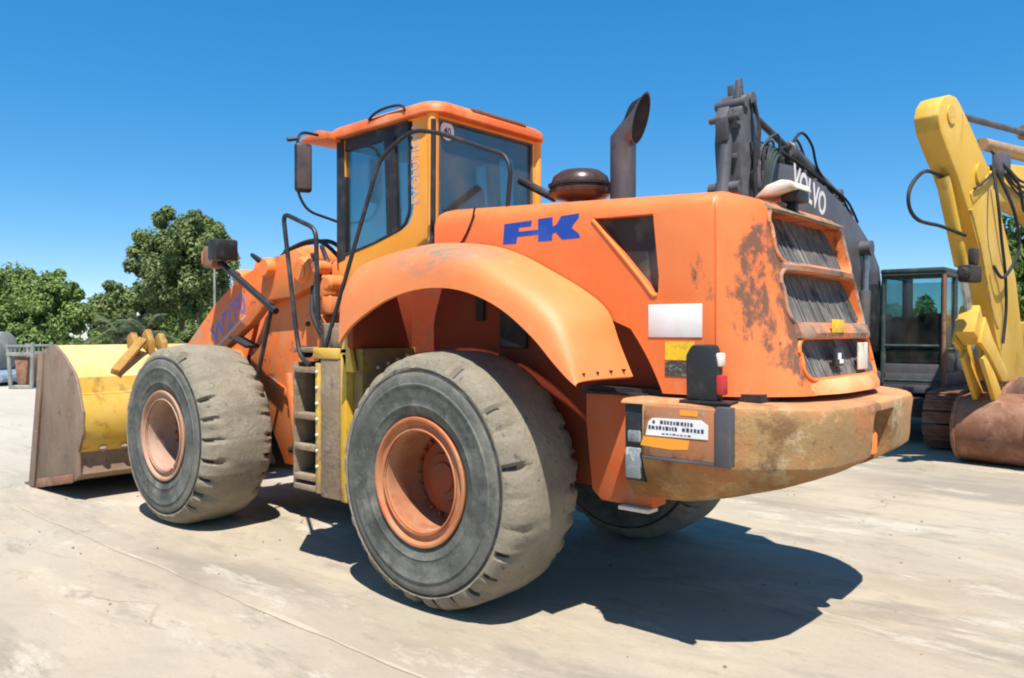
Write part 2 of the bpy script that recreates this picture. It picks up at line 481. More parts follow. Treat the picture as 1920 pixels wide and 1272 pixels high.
def empty(name, loc=(0, 0, 0), rz=0, parent=None):
    o = bpy.data.objects.new(name, None)
    COL.objects.link(o)
    o.location = loc
    o.rotation_euler = (0, 0, rz)
    o.empty_display_size = .2
    if parent:
        o.parent = parent
    return o

def tag(o, label, cat, group=None):
    o['label'] = label
    o['category'] = cat
    if group:
        o['group'] = group
    return o

class G:
    """collects shapes into one bmesh"""
    def __init__(s):
        s.bm = bmesh.new()
        s.pieces = []
    def _merge(s, t, mi=0, M=None):
        for f in t.faces:
            f.material_index = mi
        if M is not None:
            bmesh.ops.transform(t, matrix=M, verts=t.verts)
        me = bpy.data.meshes.new('tmp')
        t.to_mesh(me)
        t.free()
        s.bm.from_mesh(me)
        s.pieces.append(me)
        return s
    def each(s, name, mats, parent=None, ang=35, fix=None):
        """every shape collected so far becomes an object of its own"""
        s.bm.free()
        for me in s.pieces:
            smooth(me, ang)
            o = link(name, me, parent, [mats])
            if fix:
                fix(o)
    def box(s, lo, hi, bev=0., mi=0, M=None, seg=2):
        t = bmesh.new()
        bmesh.ops.create_cube(t, size=1)
        for v in t.verts:
            v.co = Vector([lo[i] + (v.co[i] + .5) * (hi[i] - lo[i]) for i in range(3)])
        if bev:
            bmesh.ops.bevel(t, geom=list(t.edges), offset=bev, segments=seg, affect='EDGES', profile=.5)
        return s._merge(t, mi, M)
    def prism(s, pts, axis, a, b, bev=0., mi=0, M=None, seg=2):
        """polygon pts in the two other axes (order x,y,z without axis), from a to b along axis"""
        t = bmesh.new()
        ax = 'XYZ'.index(axis)
        def mk(p, d):
            q = [p[0], p[1]]
            q.insert(ax, d)
            return t.verts.new(q)
        A = [mk(p, a) for p in pts]
        B = [mk(p, b) for p in pts]
        n = len(pts)
        t.faces.new(A)
        t.faces.new(B[::-1])
        for i in range(n):
            t.faces.new((A[i], B[i], B[(i + 1) % n], A[(i + 1) % n]))
        bmesh.ops.recalc_face_normals(t, faces=t.faces)
        if bev:
            bmesh.ops.bevel(t, geom=list(t.edges), offset=bev, segments=seg, affect='EDGES', profile=.5)
        return s._merge(t, mi, M)
    def rings(s, rings, cap=True, mi=0, closed=True, M=None):
        t = bmesh.new()
        V = [[t.verts.new(p) for p in r] for r in rings]
        n = len(V[0])
        for i in range(len(V) - 1):
            for j in range(n if closed else n - 1):
                k = (j + 1) % n
                t.faces.new((V[i][j], V[i][k], V[i + 1][k], V[i + 1][j]))
        if cap:
            t.faces.new(V[0][::-1])
            t.faces.new(V[-1])
        bmesh.ops.recalc_face_normals(t, faces=t.faces)
        return s._merge(t, mi, M)
    def tube(s, path, r, n=10, mi=0, curve=False, M=None):
        P = [Vector(p) for p in path]
        if curve:
            Q = []
            for i in range(len(P) - 1):
                p0, p1, p2, p3 = P[max(i - 1, 0)], P[i], P[i + 1], P[min(i + 2, len(P) - 1)]
                for k in range(6):
                    u = k / 6
                    Q.append(.5 * ((2 * p1) + (p2 - p0) * u + (2 * p0 - 5 * p1 + 4 * p2 - p3) * u * u + (3 * p1 - p0 - 3 * p2 + p3) * u ** 3))
            Q.append(P[-1])
            P = Q
        rr = r if isinstance(r, (list, tuple)) else [r] * len(P)
        if len(rr) != len(P):
            rr = [rr[0] + (rr[-1] - rr[0]) * i / (len(P) - 1) for i in range(len(P))]
        T = [(P[min(i + 1, len(P) - 1)] - P[max(i - 1, 0)]).normalized() for i in range(len(P))]
        up = Vector((0, 0, 1)) if abs(T[0].z) < .9 else Vector((1, 0, 0))
        nrm = T[0].cross(up).normalized()
        rg = []
        for i, p in enumerate(P):
            nrm = (nrm - T[i] * nrm.dot(T[i])).normalized()
            b = T[i].cross(nrm)
            rg.append([p + (nrm * math.cos(a) + b * math.sin(a)) * rr[i] for a in [2 * math.pi * k / n for k in range(n)]])
        return s.rings(rg, True, mi, M=M)
    def bent(s, path, r, rad=.06, n=10, mi=0):
        """tube with rounded corners"""
        P = [Vector(p) for p in path]
        Q = [P[0]]
        for i in range(1, len(P) - 1):
            a = (P[i - 1] - P[i]); b = (P[i + 1] - P[i])
            d = min(rad, a.length * .45, b.length * .45)
            A = P[i] + a.normalized() * d
            B = P[i] + b.normalized() * d
            for k in range(6):
                u = k / 5
                Q.append(A * (1 - u) ** 2 + P[i] * 2 * u * (1 - u) + B * u * u)
        Q.append(P[-1])
        return s.tube(Q, r, n, mi)
    def lathe(s, prof, c=(0, 0, 0), axis='Y', n=48, mi=0, cap=True):
        rg = []
        for r, d in prof:
            ring = []
            for k in range(n):
                a = 2 * math.pi * k / n
                if axis == 'Y':
                    ring.append((c[0] + r * math.cos(a), c[1] + d, c[2] + r * math.sin(a)))
                elif axis == 'X':
                    ring.append((c[0] + d, c[1] + r * math.cos(a), c[2] + r * math.sin(a)))
                else:
                    ring.append((c[0] + r * math.cos(a), c[1] + r * math.sin(a), c[2] + d))
            rg.append(ring)
        return s.rings(rg, cap, mi)
    def grid(s, rows, mi=0):
        return s.rings(rows, False, mi, closed=False)
    def mesh(s, ang=35):
        me = bpy.data.meshes.new('mesh')
        s.bm.to_mesh(me)
        s.bm.free()
        for t in s.pieces:
            bpy.data.meshes.remove(t)
        smooth(me, ang)
        return me
    def out(s, name, mats, parent=None, ang=35):
        if isinstance(mats, str):
            mats = [mats]
        return link(name, s.mesh(ang), parent, mats)

def carve(o, cutters):
    """subtract closed meshes from o and bake the result"""
    cs = []
    for g in cutters:
        c = link('cutter', g.mesh())
        cs.append(c)
        md = o.modifiers.new('cut', 'BOOLEAN')
        md.operation = 'DIFFERENCE'
        md.solver = 'EXACT'
        md.object = c
    bake(o)
    for c in cs:
        bpy.data.objects.remove(c, do_unlink=True)

def bake(o):
    bpy.context.view_layer.update()
    dg = bpy.context.evaluated_depsgraph_get()
    me = bpy.data.meshes.new_from_object(o.evaluated_get(dg))
    o.modifiers.clear()
    o.data = me
    smooth(me, 32)

def text(name, body, size, mats, parent, M, extrude=.002, shear=0., bold=0.0, sx=1.0):
    cu = bpy.data.curves.new(name, 'FONT')
    cu.body = body
    cu.size = size
    cu.extrude = extrude
    cu.shear = shear
    cu.offset = bold
    cu.align_x = 'CENTER'
    cu.align_y = 'CENTER'
    cu.resolution_u = 3
    o = bpy.data.objects.new(name, cu)
    COL.objects.link(o)
    bpy.context.view_layer.update()
    me = bpy.data.meshes.new_from_object(o.evaluated_get(bpy.context.evaluated_depsgraph_get()))
    bpy.data.objects.remove(o, do_unlink=True)
    me.transform(M @ Matrix.Diagonal((sx, 1, 1, 1)))
    me.materials.clear()
    return link(name, me, parent, [mats])

def frame_matrix(origin, right, up):
    r = Vector(right).normalized()
    u = Vector(up).normalized()
    n = r.cross(u)
    return Matrix(((r.x, u.x, n.x, origin[0]), (r.y, u.y, n.y, origin[1]), (r.z, u.z, n.z, origin[2]), (0, 0, 0, 1)))

def copy_tree(o, parent=None, **kw):
    c = o.copy()
    COL.objects.link(c)
    c.parent = parent
    for ch in list(o.children):
        copy_tree(ch, c)
    return c

# ================================================================== THE SETTING
g = G()
rows = []
xs = [-400, -120, -40, -15, -6, 0, 6, 15, 40, 120, 400]
g.grid([[(x, y, 0) for x in xs] for y in xs])
ground = g.out('ground', 'ground')
ground['kind'] = 'structure'
# sandy filler in the joints between the concrete slabs
for y0, seed in ((2.22, 1), (8.7, 3)):
    rnd = random.Random(seed)
    g = G()
    L, Rr = [], []
    x = -30.
    while x < 40:
        w = max(.0008, .002 + .034 * mnoise.noise((x * .9, seed, 0)) + .014 * rnd.random())
        yc = y0 + .05 * mnoise.noise((x * .8, seed + 5., 0)) - .02 * (x > 2)
        L.append((x, yc - w, .004)); Rr.append((x, yc + w, .004))
        x += .14 if -6 < x < 12 else .6
    g.grid([L, Rr])
    j = g.out('slab_joint', 'joint', ground)

# ================================================================== WHEEL LOADER
loader = empty('wheel_loader', (0, 0, 0))
tag(loader, 'large worn orange wheel loader with black exhaust stack and yellow bucket in the foreground', 'wheel loader')

# ---------------------------------------------------------------- wheels
def tyre_mesh():
    half = [(.395, .285), (.425, .318), (.435, .335), (.47, .352), (.505, .360), (.512, .366), (.522, .361), (.56, .369), (.60, .372), (.635, .371), (.645, .377), (.656, .377), (.664, .369),
            (.70, .366), (.733, .359), (.741, .351), (.752, .350), (.765, .355), (.79, .344), (.815, .328), (.838, .300), (.853, .262),
            (.862, .215), (.867, .165), (.870, .09), (.871, .0)]
    prof = half + [(r, -y) for r, y in half[-2::-1]]
    NL, PER = 27, 9
    n = NL * PER
    rnd = random.Random(3)
    depth = [[rnd.choice((.15, .3, .5, .7, .9, 1.2)) for _ in range(NL)] for _ in range(2)]
    leng = [[rnd.uniform(.6, 1.2) for _ in range(NL)] for _ in range(2)]
    bm = bmesh.new()
    V = []
    for (r, y) in prof:
        ring = []
        for k in range(n):
            lug, ph = divmod(k, PER)
            a = 2 * math.pi * k / n
            rr, yy = r, y
            side = 0 if y > 0 else 1
            ay = abs(y)
            gap = ph in (0, 1)
            inzone = (.345 > ay > .262 - .05 * leng[side][lug]) and r > .78
            if gap and inzone:
                d = .034 * depth[side][lug] * (1. if ph == 0 else .6)
                rr -= d
                yy -= math.copysign(d * .55, y) if ay > .29 else 0
            if r > .78 and ay > .20:
                ch = mnoise.noise((9 * math.cos(a), 9 * math.sin(a), 4 + side))
                if ch > .12:
                    rr -= .075 * (ch - .12) * (1 if ay > .26 else .4)
            if r > .76:
                rr += .010 * mnoise.noise((3.2 * math.cos(a), 3.2 * math.sin(a), y * 7)) + .007 * mnoise.noise((11 * math.cos(a), 11 * math.sin(a), y * 20))
            ring.append(bm.verts.new((rr * math.cos(a), yy, rr * math.sin(a))))
        V.append(ring)
    for i in range(len(V) - 1):
        for j in range(n):
            f = bm.faces.new((V[i][j], V[i][(j + 1) % n], V[i + 1][(j + 1) % n], V[i + 1][j]))
            rmid = (prof[i][0] + prof[i + 1][0]) / 2
            lug, ph = divmod(j, PER)
            ay = abs(prof[i][1] + prof[i + 1][1]) / 2
            f.material_index = 1 if rmid > .758 else 0
            if rmid > .79 and ph == 0 and ay > .27 and depth[0 if prof[i][1] > 0 else 1][lug] > .6:
                f.material_index = 2
            if .735 < rmid < .75:
                f.material_index = 2
    bmesh.ops.recalc_face_normals(bm, faces=bm.faces)
    me = bpy.data.meshes.new('tyre')
    bm.to_mesh(me)
    bm.free()
    smooth(me, 40)
    for m in TYRE:
        me.materials.append(m)
    return me
TY = tyre_mesh()

def rim_mesh():
    g = G()
    g.lathe([(.405, .26), (.428, .335), (.436, .352), (.430, .362), (.415, .362), (.402, .350), (.396, .335), (.378, .330), (.362, .338),
             (.350, .336), (.338, .320)], n=72, cap=False)
    g.lathe([(.338, .320), (.333, .29), (.328, .16), (.322, .03), (.30, .0), (.30, -.28), (.41, -.30), (.435, -.352), (.42, -.35)], n=72, cap=False, mi=1)
    g.lathe([(.345, .352), (.352, .352), (.356, .346), (.350, .338), (.338, .338)], n=72, cap=False)
    return g.mesh(40)

def hub_mesh():
    g = G()
    g.lathe([(.33, .02), (.30, .045), (.255, .05), (.25, .075), (.17, .08), (.16, .105), (.11, .11), (.10, .125), (.0, .126)], n=48, cap=False)
    for k in range(20):
        a = 2 * math.pi * k / 20
        c = (.278 * math.cos(a), 0, .278 * math.sin(a))
        g.lathe([(.017, .045), (.017, .075), (.012, .082), (.0, .082)], c, n=6, cap=False)
    return g.mesh(35)
RM, HM = rim_mesh(), hub_mesh()
RMF = RM.copy()
for me, k in ((RM, ('rim', 'barrel')), (RMF, ('rim_front', 'barrel_front')), (HM, ('hub',))):
    for q in k:
        me.materials.append(MT[q])
WB = 3.618
for (x, y, rz, spin) in ((0, 1.205, 0, 20), (WB, 1.205, 0, 75), (0, -1.205, math.pi, 50), (WB, -1.205, math.pi, 130)):
    w = empty('wheel', (x, y, .868), 0, loader)
    w.rotation_euler = (0, R(spin), rz)
    link('tyre', TY, w)
    link('rim', RMF if x > 1 else RM, w)
    link('hub', HM, w)
# tyre valve on the front rim
g = G()
g.tube([(WB - .20, 1.535, .62), (WB - .21, 1.56, .60), (WB - .235, 1.572, .575)], .016, 8)
g.out('valve_stem', 'rim_front', loader)

# axles, chassis below
g = G()
for x in (0, WB):
    g.tube([(x, -.92, .868), (x, -.5, .868), (x, -.3, .868), (x, .3, .868), (x, .5, .868), (x, .92, .868)], [.24, .2, .3, .3, .2, .24], 16)
g.tube([(.3, 0, .86), (3.3, 0, .86)], .07, 10)
g.each('axle', 'dark_gap', loader)
g = G()
g.box((-1.35, -.70, .80), (1.35, .70, 1.60), .03)
g.box((1.2, -.45, .70), (1.75, .45, 1.75), .03)
g.box((1.75, -.3, .62), (2.05, .3, 1.0), .03)
g.box((1.75, -.3, 1.4), (2.05, .3, 1.7), .03)
g.box((1.9, -.5, .45), (4.2, .5, .98), .04)
g.each('chassis', 'dark_gap', loader)
# inner wheel-well wall and rear frame side
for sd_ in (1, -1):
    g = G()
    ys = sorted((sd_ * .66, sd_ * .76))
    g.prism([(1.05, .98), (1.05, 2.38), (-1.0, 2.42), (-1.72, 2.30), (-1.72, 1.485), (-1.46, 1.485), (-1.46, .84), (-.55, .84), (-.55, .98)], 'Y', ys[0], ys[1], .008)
    g.out('arch_liner', 'arch_shade_paint', loader)
    g = G()
    ys = sorted((sd_ * .80, sd_ * .96))
    g.prism([(-.99, .86), (-1.06, .80), (-1.44, .80), (-1.44, 1.478), (-.94, 1.478), (-.94, 1.30)], 'Y', ys[0], ys[1], .012)
    g.out('rear_frame', 'orange_dull', loader)
g = G()
g.box((-.30, .755, 1.75), (-.05, .80, 2.30), .01)
g.box((.12, .755, 1.95), (.20, .79, 2.36), .01)
g.each('arch_bracket', 'dark_gap', loader)
g = G()
g.box((-1.44, .90, .775), (-1.22, 1.01, .80), .006)
g.out('frame_foot', 'cream', loader)

# ---------------------------------------------------------------- hood
HOOD_CURVE = ((.10, .988), (.24, .955), (.42, .898), (.60, .828), (.76, .752), (.88, .675), (.95, .585), (.985, .44), (1., .2))
def hood_ring(z, inset=0., zs=None):
    k = max(0, min(1, (z - 1.5) / 1.1))
    xr = -2.30 + .285 * k
    h = 1.0 - inset
    xf = .42 - inset
    pts = []
    def add(x, y):
        pts.append((x, y))
    half = [(xf, h)] + [(xf - (xf + 1.84) * i / 8, h) for i in range(1, 9)]
    d = -1.84 - (xr + inset)
    for fx, fy in HOOD_CURVE:
        half.append((-1.84 - d * fx, h * fy))
    full = half + [(x, -y) for x, y in half[::-1]]
    out = []
    for x, y in full:
        zz = (zs or z)
        zz += (x + 1.88) * .048 * max(0, (zz - 1.5) / 1.15)
        out.append((x, y, zz))
    return out
g = G()
zl = [1.505 + i * (2.56 - 1.505) / 8 for i in range(9)]
rg = [hood_ring(z, .0) for z in zl]
for ins, z in ((.008, 2.60), (.028, 2.635), (.06, 2.660), (.11, 2.676), (.20, 2.69), (.36, 2.70)):
    rg.append(hood_ring(z, ins, z))
g.rings(rg)
hood = g.out('hood', 'hood', loader)
cuts = []
for s in (1, -1):
    c = G()
    ys = sorted((s * .70, s * 1.4))
    pts = [(1.60 * math.cos(R(a)), .87 + 1.60 * math.sin(R(a))) for a in range(-20, 91, 5)]
    pts += [(1.60 * math.cos(R(a)), .87 + (1.60 - .08 * (a - 90) / 45) * math.sin(R(a))) for a in range(94, 136, 4)]
    pts += [(1.655 * math.cos(R(a)), .87 + 1.655 * math.sin(R(a))) for a in range(142, 190, 3)]
    c.prism(pts, 'Y', ys[0], ys[1])
    cuts.append(c)
    c = G()
    ys = sorted((s * .90, s * 1.4))
    c.prism([(-1.02, 2.585), (-1.46, 2.575), (-1.50, 2.20), (-1.495, 2.09), (-1.46, 2.10)], 'Y', ys[0], ys[1])
    cuts.append(c)
    c = G()   # panel seam
    ys = sorted((s * .985, s * 1.4))
    c.box((-1.865, ys[0], 1.4), (-1.850, ys[1], 2.72))
    cuts.append(c)
def rear_x(z):
    return -2.30 + .285 * (z - 1.5) / 1.1
GR = [(2.285, 2.585, .62, .16), (1.925, 2.225, .64, .14), (1.600, 1.825, .62, .11)]
for zb, zt, hw, dep in GR:
    c = G()
    # rounded-corner opening, swept forward into the hood
    cr_ = .075
    ring = []
    for cy, cz, a0 in ((hw - cr_, zt - cr_, 0), (-hw + cr_, zt - cr_, 90), (-hw + cr_, zb + cr_, 180), (hw - cr_, zb + cr_, 270)):
        for q in range(6):
            a_ = R(a0 + 18 * q)
            ring.append((cy + cr_ * math.cos(a_), cz + cr_ * math.sin(a_)))
    def depth_x(z):
        return rear_x(zb) + dep * .6 + (rear_x(zt) + dep - rear_x(zb) - dep * .6) * (z - zb) / (zt - zb)
    c.rings([[(-2.9, y, z) for y, z in ring], [(depth_x(z), y * .985, z) for y, z in ring]])
    cuts.append(c)
carve(hood, cuts)
def hood_back(y, z):
    xr = rear_x(z)
    pts = [(1.0, 0.)] + [(fy, fx) for fx, fy in HOOD_CURVE] + [(0., 1.)]
    ay = abs(y)
    for (ya, fa), (yb, fb) in zip(pts, pts[1:]):
        if yb <= ay <= ya:
            f = fa + (fb - fa) * (ya - ay) / (ya - yb)
            return -1.84 + (xr + 1.84) * f
    return -1.84
# bright lip round the side vent, screens
g = G()
g.prism([(-1.00, 2.60), (-1.475, 2.595), (-1.515, 2.20), (-1.505, 2.06), (-1.44, 2.085)], 'Y', .925, .930)
g.out('vent_screen', 'screen_dark', hood)
g = G()
g.tube([(-1.02, .996, 2.575), (-1.20, .998, 2.385), (-1.38, .998, 2.185), (-1.455, .998, 2.095), (-1.49, .996, 2.09)], .013, 8, curve=True)
g.out('vent_lip', 'orange', hood)
for i, (zb, zt, hw, dep) in enumerate(GR):
    g = G()
    g.prism([(rear_x(zt) + dep - .03, zt + .01), (rear_x(zb) + dep * .6 - .03, zb - .01), (rear_x(zb) + dep * .6 + .05, zb - .01), (rear_x(zt) + dep + .05, zt + .01)], 'Y', -hw + .012, hw - .012)
    sc = g.out('grille_screen', 'screen', hood)
    g = G()     # upright wires of the screen, too fine to pick apart
    rnd = random.Random(40 + i)
    NW = 46
    for k in range(NW):
        y = -hw + .03 + (2 * hw - .06) * k / (NW - 1) + rnd.uniform(-.004, .004)
        xb_, xt_ = rear_x(zb) + dep * .6 - .036, rear_x(zt) + dep - .036
        bx_ = rnd.uniform(-.006, .004)
        g.prism([(xb_ + bx_, zb + .004), (xt_ + bx_, zt - .004), (xt_ + .008 + bx_, zt - .004), (xb_ + .008 + bx_, zb + .004)], 'Y', y - .0045, y + .0045)
    gw = g.out('grille_wires', rnd.choice(('wire', 'wire')), hood)
    gw['kind'] = 'stuff'
    g = G()     # rolled frame round the opening
    cr_ = .075
    path = []
    for cy, cz, a0 in ((hw - cr_, zt - cr_, 0), (-hw + cr_, zt - cr_, 90), (-hw + cr_, zb + cr_, 180), (hw - cr_, zb + cr_, 270)):
        for q in range(7):
            a_ = R(a0 + 15 * q)
            path.append((cy + (cr_ + .012) * math.cos(a_), cz + (cr_ + .012) * math.sin(a_)))
        # extra points along the straight run
        nx = {0: (-hw + cr_, zt), 90: (-hw, zb + cr_), 180: (hw - cr_, zb), 270: (hw, zt - cr_)}[a0]
        p0 = path[-1]
        for q in range(1, 6):
            path.append((p0[0] + (nx[0] - p0[0]) * q / 6, p0[1] + (0 if a0 in (0, 180) else (nx[1] - p0[1]) * q / 6)))
    P3 = [(hood_back(y, z) - .002, y, z) for y, z in path]
    g.tube(P3 + [P3[0]], .013, 8)
    g.out('grille_frame', 'rib_grime' if i < 2 else 'orange', hood)
# grille brow plates (dirty grey visors over the openings) and ribs proud of the hood
g = G()
g.prism([(-1.94, 2.655), (-2.055, 2.597), (-2.055, 2.585), (-1.92, 2.61)], 'Y', -.56, .60, .006)
g.out('grille_visor', 'mud', hood)
for z0, z1, hw, pr in ((2.228, 2.283, .60, .045), (1.828, 1.922, .62, .05)):
    g = G()
    rg = []
    N = 13
    for i in range(N):
        t = -1 + 2 * i / (N - 1)
        y = hw * t
        bow = pr * (1 - abs(t) ** 4) - .006
        x0, x1 = rear_x(z0), rear_x(z1)
        rg.append([(x1 + .10, y, z1), (x1 - bow * .7, y, z1 - .004), (x0 - bow, y, z0 + .035), (x0 - bow * .85, y, z0 + .006), (x0 + .10, y, z0)])
    g.rings(rg)
    g.out('grille_rib', 'rib_grime', hood)
g = G()   # rear lower lip
rg = []
for i in range(15):
    t = -1 + 2 * i / 14
    y = .70 * t
    bow = .05 * (1 - abs(t) ** 4)
    rg.append([(-2.20 + .16 * abs(t) ** 3, y, 1.598), (-2.285 - bow + .10 * abs(t) ** 3, y, 1.592), (-2.315 - bow + .12 * abs(t) ** 3, y, 1.545), (-2.315 - bow + .12 * abs(t) ** 3, y, 1.508), (-2.15, y, 1.508)])
g.rings(rg)
g.out('lower_lip', 'orange_fade', hood)
# things fixed in the lower grille and stickers
g = G()
g.box((-2.262, -.40, 1.625), (-2.250, -.22, 1.80), .003)
g.out('pale_plate', 'cream', hood)
g = G()
g.box((-2.258, .05, 1.66), (-2.235, .20, 1.77), .006)
g.out('latch_box', 'black', hood)
g = G()
g.box((-2.2585, .06, 1.675), (-2.2582, .13, 1.70))
g.box((-2.2585, .10, 1.70), (-2.2582, .16, 1.74))
g.out('latch_lever', 'white', hood)
g = G()
g.box((-2.262, .06, 1.865), (-2.258, .27, 1.945), .001)
g.out('warning_sticker', 'sticker_yellow', hood)
# FK logo on the side
def logo(s):
    Y0, Y1 = s * 1.0004, s * 1.0014
    g = G()
    def q(pts):
        P = [(-.265 - u * .66, 2.470 + v * .155 + .004 * u) for u, v in pts]
        g.prism(P, 'Y', min(Y0, Y1), max(Y0, Y1))
    q([(.0, .03), (.185, .0), (.20, .30), (.30, .30), (.47, .30), (.475, .52), (.22, .52), (.225, .70), (.385, .70), (.395, .95), (.02, .93)])
    q([(.475, .0), (.655, -.02), (.66, .26), (.70, .32), (.78, -.02), (1.0, -.02), (.99, .14), (.90, .42), (.915, .55), (.985, .82), (.985, 1.0), (.77, .98), (.71, .64), (.665, .58), (.66, .98), (.475, .97), (.4755, .52), (.4755, .30)])
    return g.out('logo_letters', 'blue', hood)
logo(1)
g = G()
g.box((-1.785, 1.0005, 1.838), (-1.432, 1.006, 2.032), .002)
g.out('white_plate', 'white', hood)
g = G()
g.box((-1.735, 1.0005, 1.705), (-1.545, 1.004, 1.812))
g.out('warning_sticker', 'sticker_yellow', hood)
g = G()
g.box((-1.735, 1.0005, 1.610), (-1.545, 1.004, 1.700))
g.out('data_sticker', 'sticker_dark', hood)
# work lamp on the rear edge of the hood
g = G()
g.prism([(-1.82, 2.705), (-1.90, 2.775), (-1.99, 2.80), (-2.06, 2.785), (-2.075, 2.745), (-2.03, 2.74), (-1.95, 2.72)], 'Y', .10, .40, .012)
wl = g.out('rear_work_lamp', 'cream', hood)
g = G()
g.box((-2.07, .13, 2.675), (-1.95, .30, 2.748), .012)
g.box((-2.02, .18, 2.60), (-1.96, .23, 2.69), .006)
g.out('lamp_bracket', 'black', hood)
# cable along the hood front
g = G()
g.tube([(.0, 1.004, 2.76), (.03, 1.006, 2.66), (.10, 1.008, 2.55), (.16, 1.01, 2.505), (.35, 1.03, 2.475)], .008, 6, curve=True)
g.out('hood_cable', 'rubber_black', hood)

# ---------------------------------------------------------------- exhaust, intake
g = G()
n = 28
EX, EY, ER = -.60, 0., .098
rg = [[(EX + ER * math.cos(2 * math.pi * k / n), EY + ER * math.sin(2 * math.pi * k / n), z) for k in range(n)] for z in (2.66, 2.9, 3.1)]
base = [(EX + ER * math.cos(2 * math.pi * k / n), EY + ER * math.sin(2 * math.pi * k / n), 3.325 + .35 * ER * math.cos(2 * math.pi * k / n)) for k in range(n)]
rg.append(base)
end = []
for k in range(n):
    c, s_ = math.cos(2 * math.pi * k / n), math.sin(2 * math.pi * k / n)
    u = (c + 1) / 2        # 1 at +x (front): goes to the tip of the slash cut
    end.append((-.70 - .115 * u, EY + ER * s_, 3.275 + .375 * u))
for t in (.35, .7, 1.):
    rg.append([tuple(Vector(a).lerp(Vector(b), t)) for a, b in zip(base, end)])
cen = Vector((-.75, EY, 3.455))
rg.append([tuple(cen + (Vector(p) - cen) * .93) for p in end])
inn = [tuple(Vector(p) + Vector((.10, 0, -.02)) - (Vector(p) - cen) * .15) for p in end]
g.rings(rg, cap=False)
ex = g.out('exhaust_stack', 'stack', loader, 50)
g = G()
g.rings([[tuple(cen + (Vector(p) - cen) * .94 + Vector((.004, 0, -.002))) for p in end], inn], cap=True)
g.out('exhaust_mouth', 'soot', ex)
g = G()
g.lathe([(.10, -.34), (.10, -.12), (.20, -.10), (.245, -.06), (.25, -.035), (.235, -.02), (.235, .02), (.215, .075), (.16, .115), (.08, .13), (0, .132)], (-.20, 0, 3.02), 'Z', 40)
ik = g.out('air_intake_cap', 'intake', loader)
g = G()
g.lathe([(.242, -.012), (.256, -.006), (.256, .012), (.238, .018)], (-.20, 0, 3.02), 'Z', 40, cap=False)
g.out('cap_band', 'black', ik)
g = G()
g.tube([(.55, -.15, 3.18), (.15, -.12, 2.98)], .035, 10)
g.tube([(-.42, 0, 2.96), (-.60, .0, 2.94)], .02, 8)
g.each('strut', 'black', loader)

# ---------------------------------------------------------------- rear fenders
OUT = [(.90, 1.78), (.81, 1.87), (.67, 1.96), (.38, 2.085), (.08, 2.15), (-.21, 2.155), (-.47, 2.105), (-.72, 2.0), (-.95, 1.84), (-1.1, 1.70), (-1.21, 1.605), (-1.27, 1.565)]
INN = [(1.12, 2.33), (1.06, 2.40), (.90, 2.44), (.56, 2.485), (.18, 2.505), (-.16, 2.475), (-.44, 2.395), (-.70, 2.275), (-.97, 2.135), (-1.15, 2.0), (-1.24, 1.80), (-1.335, 1.60)]
def resample(P, n):
    P = [Vector((p[0], 0, p[1])) for p in P]
    out = []
    for i in range(n):
        u = i / (n - 1) * (len(P) - 1)
        k = min(int(u), len(P) - 2)
        t = u - k
        p0, p1, p2, p3 = P[max(k - 1, 0)], P[k], P[k + 1], P[min(k + 2, len(P) - 1)]
        q = .5 * ((2 * p1) + (p2 - p0) * t + (2 * p0 - 5 * p1 + 4 * p2 - p3) * t * t + (3 * p1 - p0 - 3 * p2 + p3) * t ** 3)
        out.append((q.x, q.z))
    return out
def fender(s):
    NO = 56
    A, B = resample(OUT, NO), resample(INN, NO)
    prof = [(0, 0), (.006, .16), (.02, .34), (.05, .52), (.11, .68), (.21, .81), (.36, .905), (.56, .965), (.78, .99), (1, 1)]
    rows = []
    for (a, b) in zip(A, B):
        rows.append([(a[0] + (b[0] - a[0]) * t, s * (1.52 - .50 * t), a[1] + (b[1] - a[1]) * f) for t, f in prof])
    g = G()
    g.grid(rows)
    o = g.out('fender', 'fender', loader, 45)
    md = o.modifiers.new('thick', 'SOLIDIFY')
    md.thickness = .028
    md.offset = -1 if s > 0 else 1
    bake(o)
    return o
fl = fender(1)
fr = fender(-1)
for k in range(4):
    g = G()
    yb = 1.44 - k * .115
    xb = -1.245 - .017 * k
    g.lathe([(.008, -.02), (.008, .006), (.0, .008)], (xb - .012, yb, 1.628 + .004 * k), 'X', 8)
    g.out('bolt', 'dark_gap', fl)

# ---------------------------------------------------------------- counterweight
def cw_ring(z, rin, sin_, x0=-1.37):
    base = [(x0, 1.21), (-1.60, 1.215), (-1.80, 1.21), (-1.95, 1.19), (-2.08, 1.145), (-2.21, 1.07), (-2.33, .965), (-2.42, .84), (-2.465, .70), (-2.485, .40), (-2.49, .12)]
    half = []
    for x, y in base:
        t = (x + 1.37) / (-2.49 + 1.37)
        half.append((x + rin * max(0, t) ** 1.2, y - sin_ * (y / 1.21)))
    full = half + [(x, -y) for x, y in half[::-1]]
    return [(x, y, z - .035 * max(0, -1.9 - x)) for x, y in full]
g = G()
g.rings([cw_ring(.885, .66, .19), cw_ring(.90, .58, .15), cw_ring(.97, .36, .08), cw_ring(1.05, .17, .03), cw_ring(1.115, .07, .01), cw_ring(1.15, .03, .0), cw_ring(1.20, .02, .0), cw_ring(1.32, .015, 0), cw_ring(1.44, .0, .0), cw_ring(1.465, .008, .008), cw_ring(1.478, .03, .03), cw_ring(1.482, .08, .08)])
cw = g.out('counterweight', 'cw', loader)
cuts = []
c = G()         # towing slot in the middle of the rear face
c.prism([(-2.9, 1.12), (-2.9, 1.40), (-2.42, 1.40), (-2.30, 1.30), (-2.26, 1.0), (-2.5, .9)], 'Y', -.17, .19, .02)
cuts.append(c)
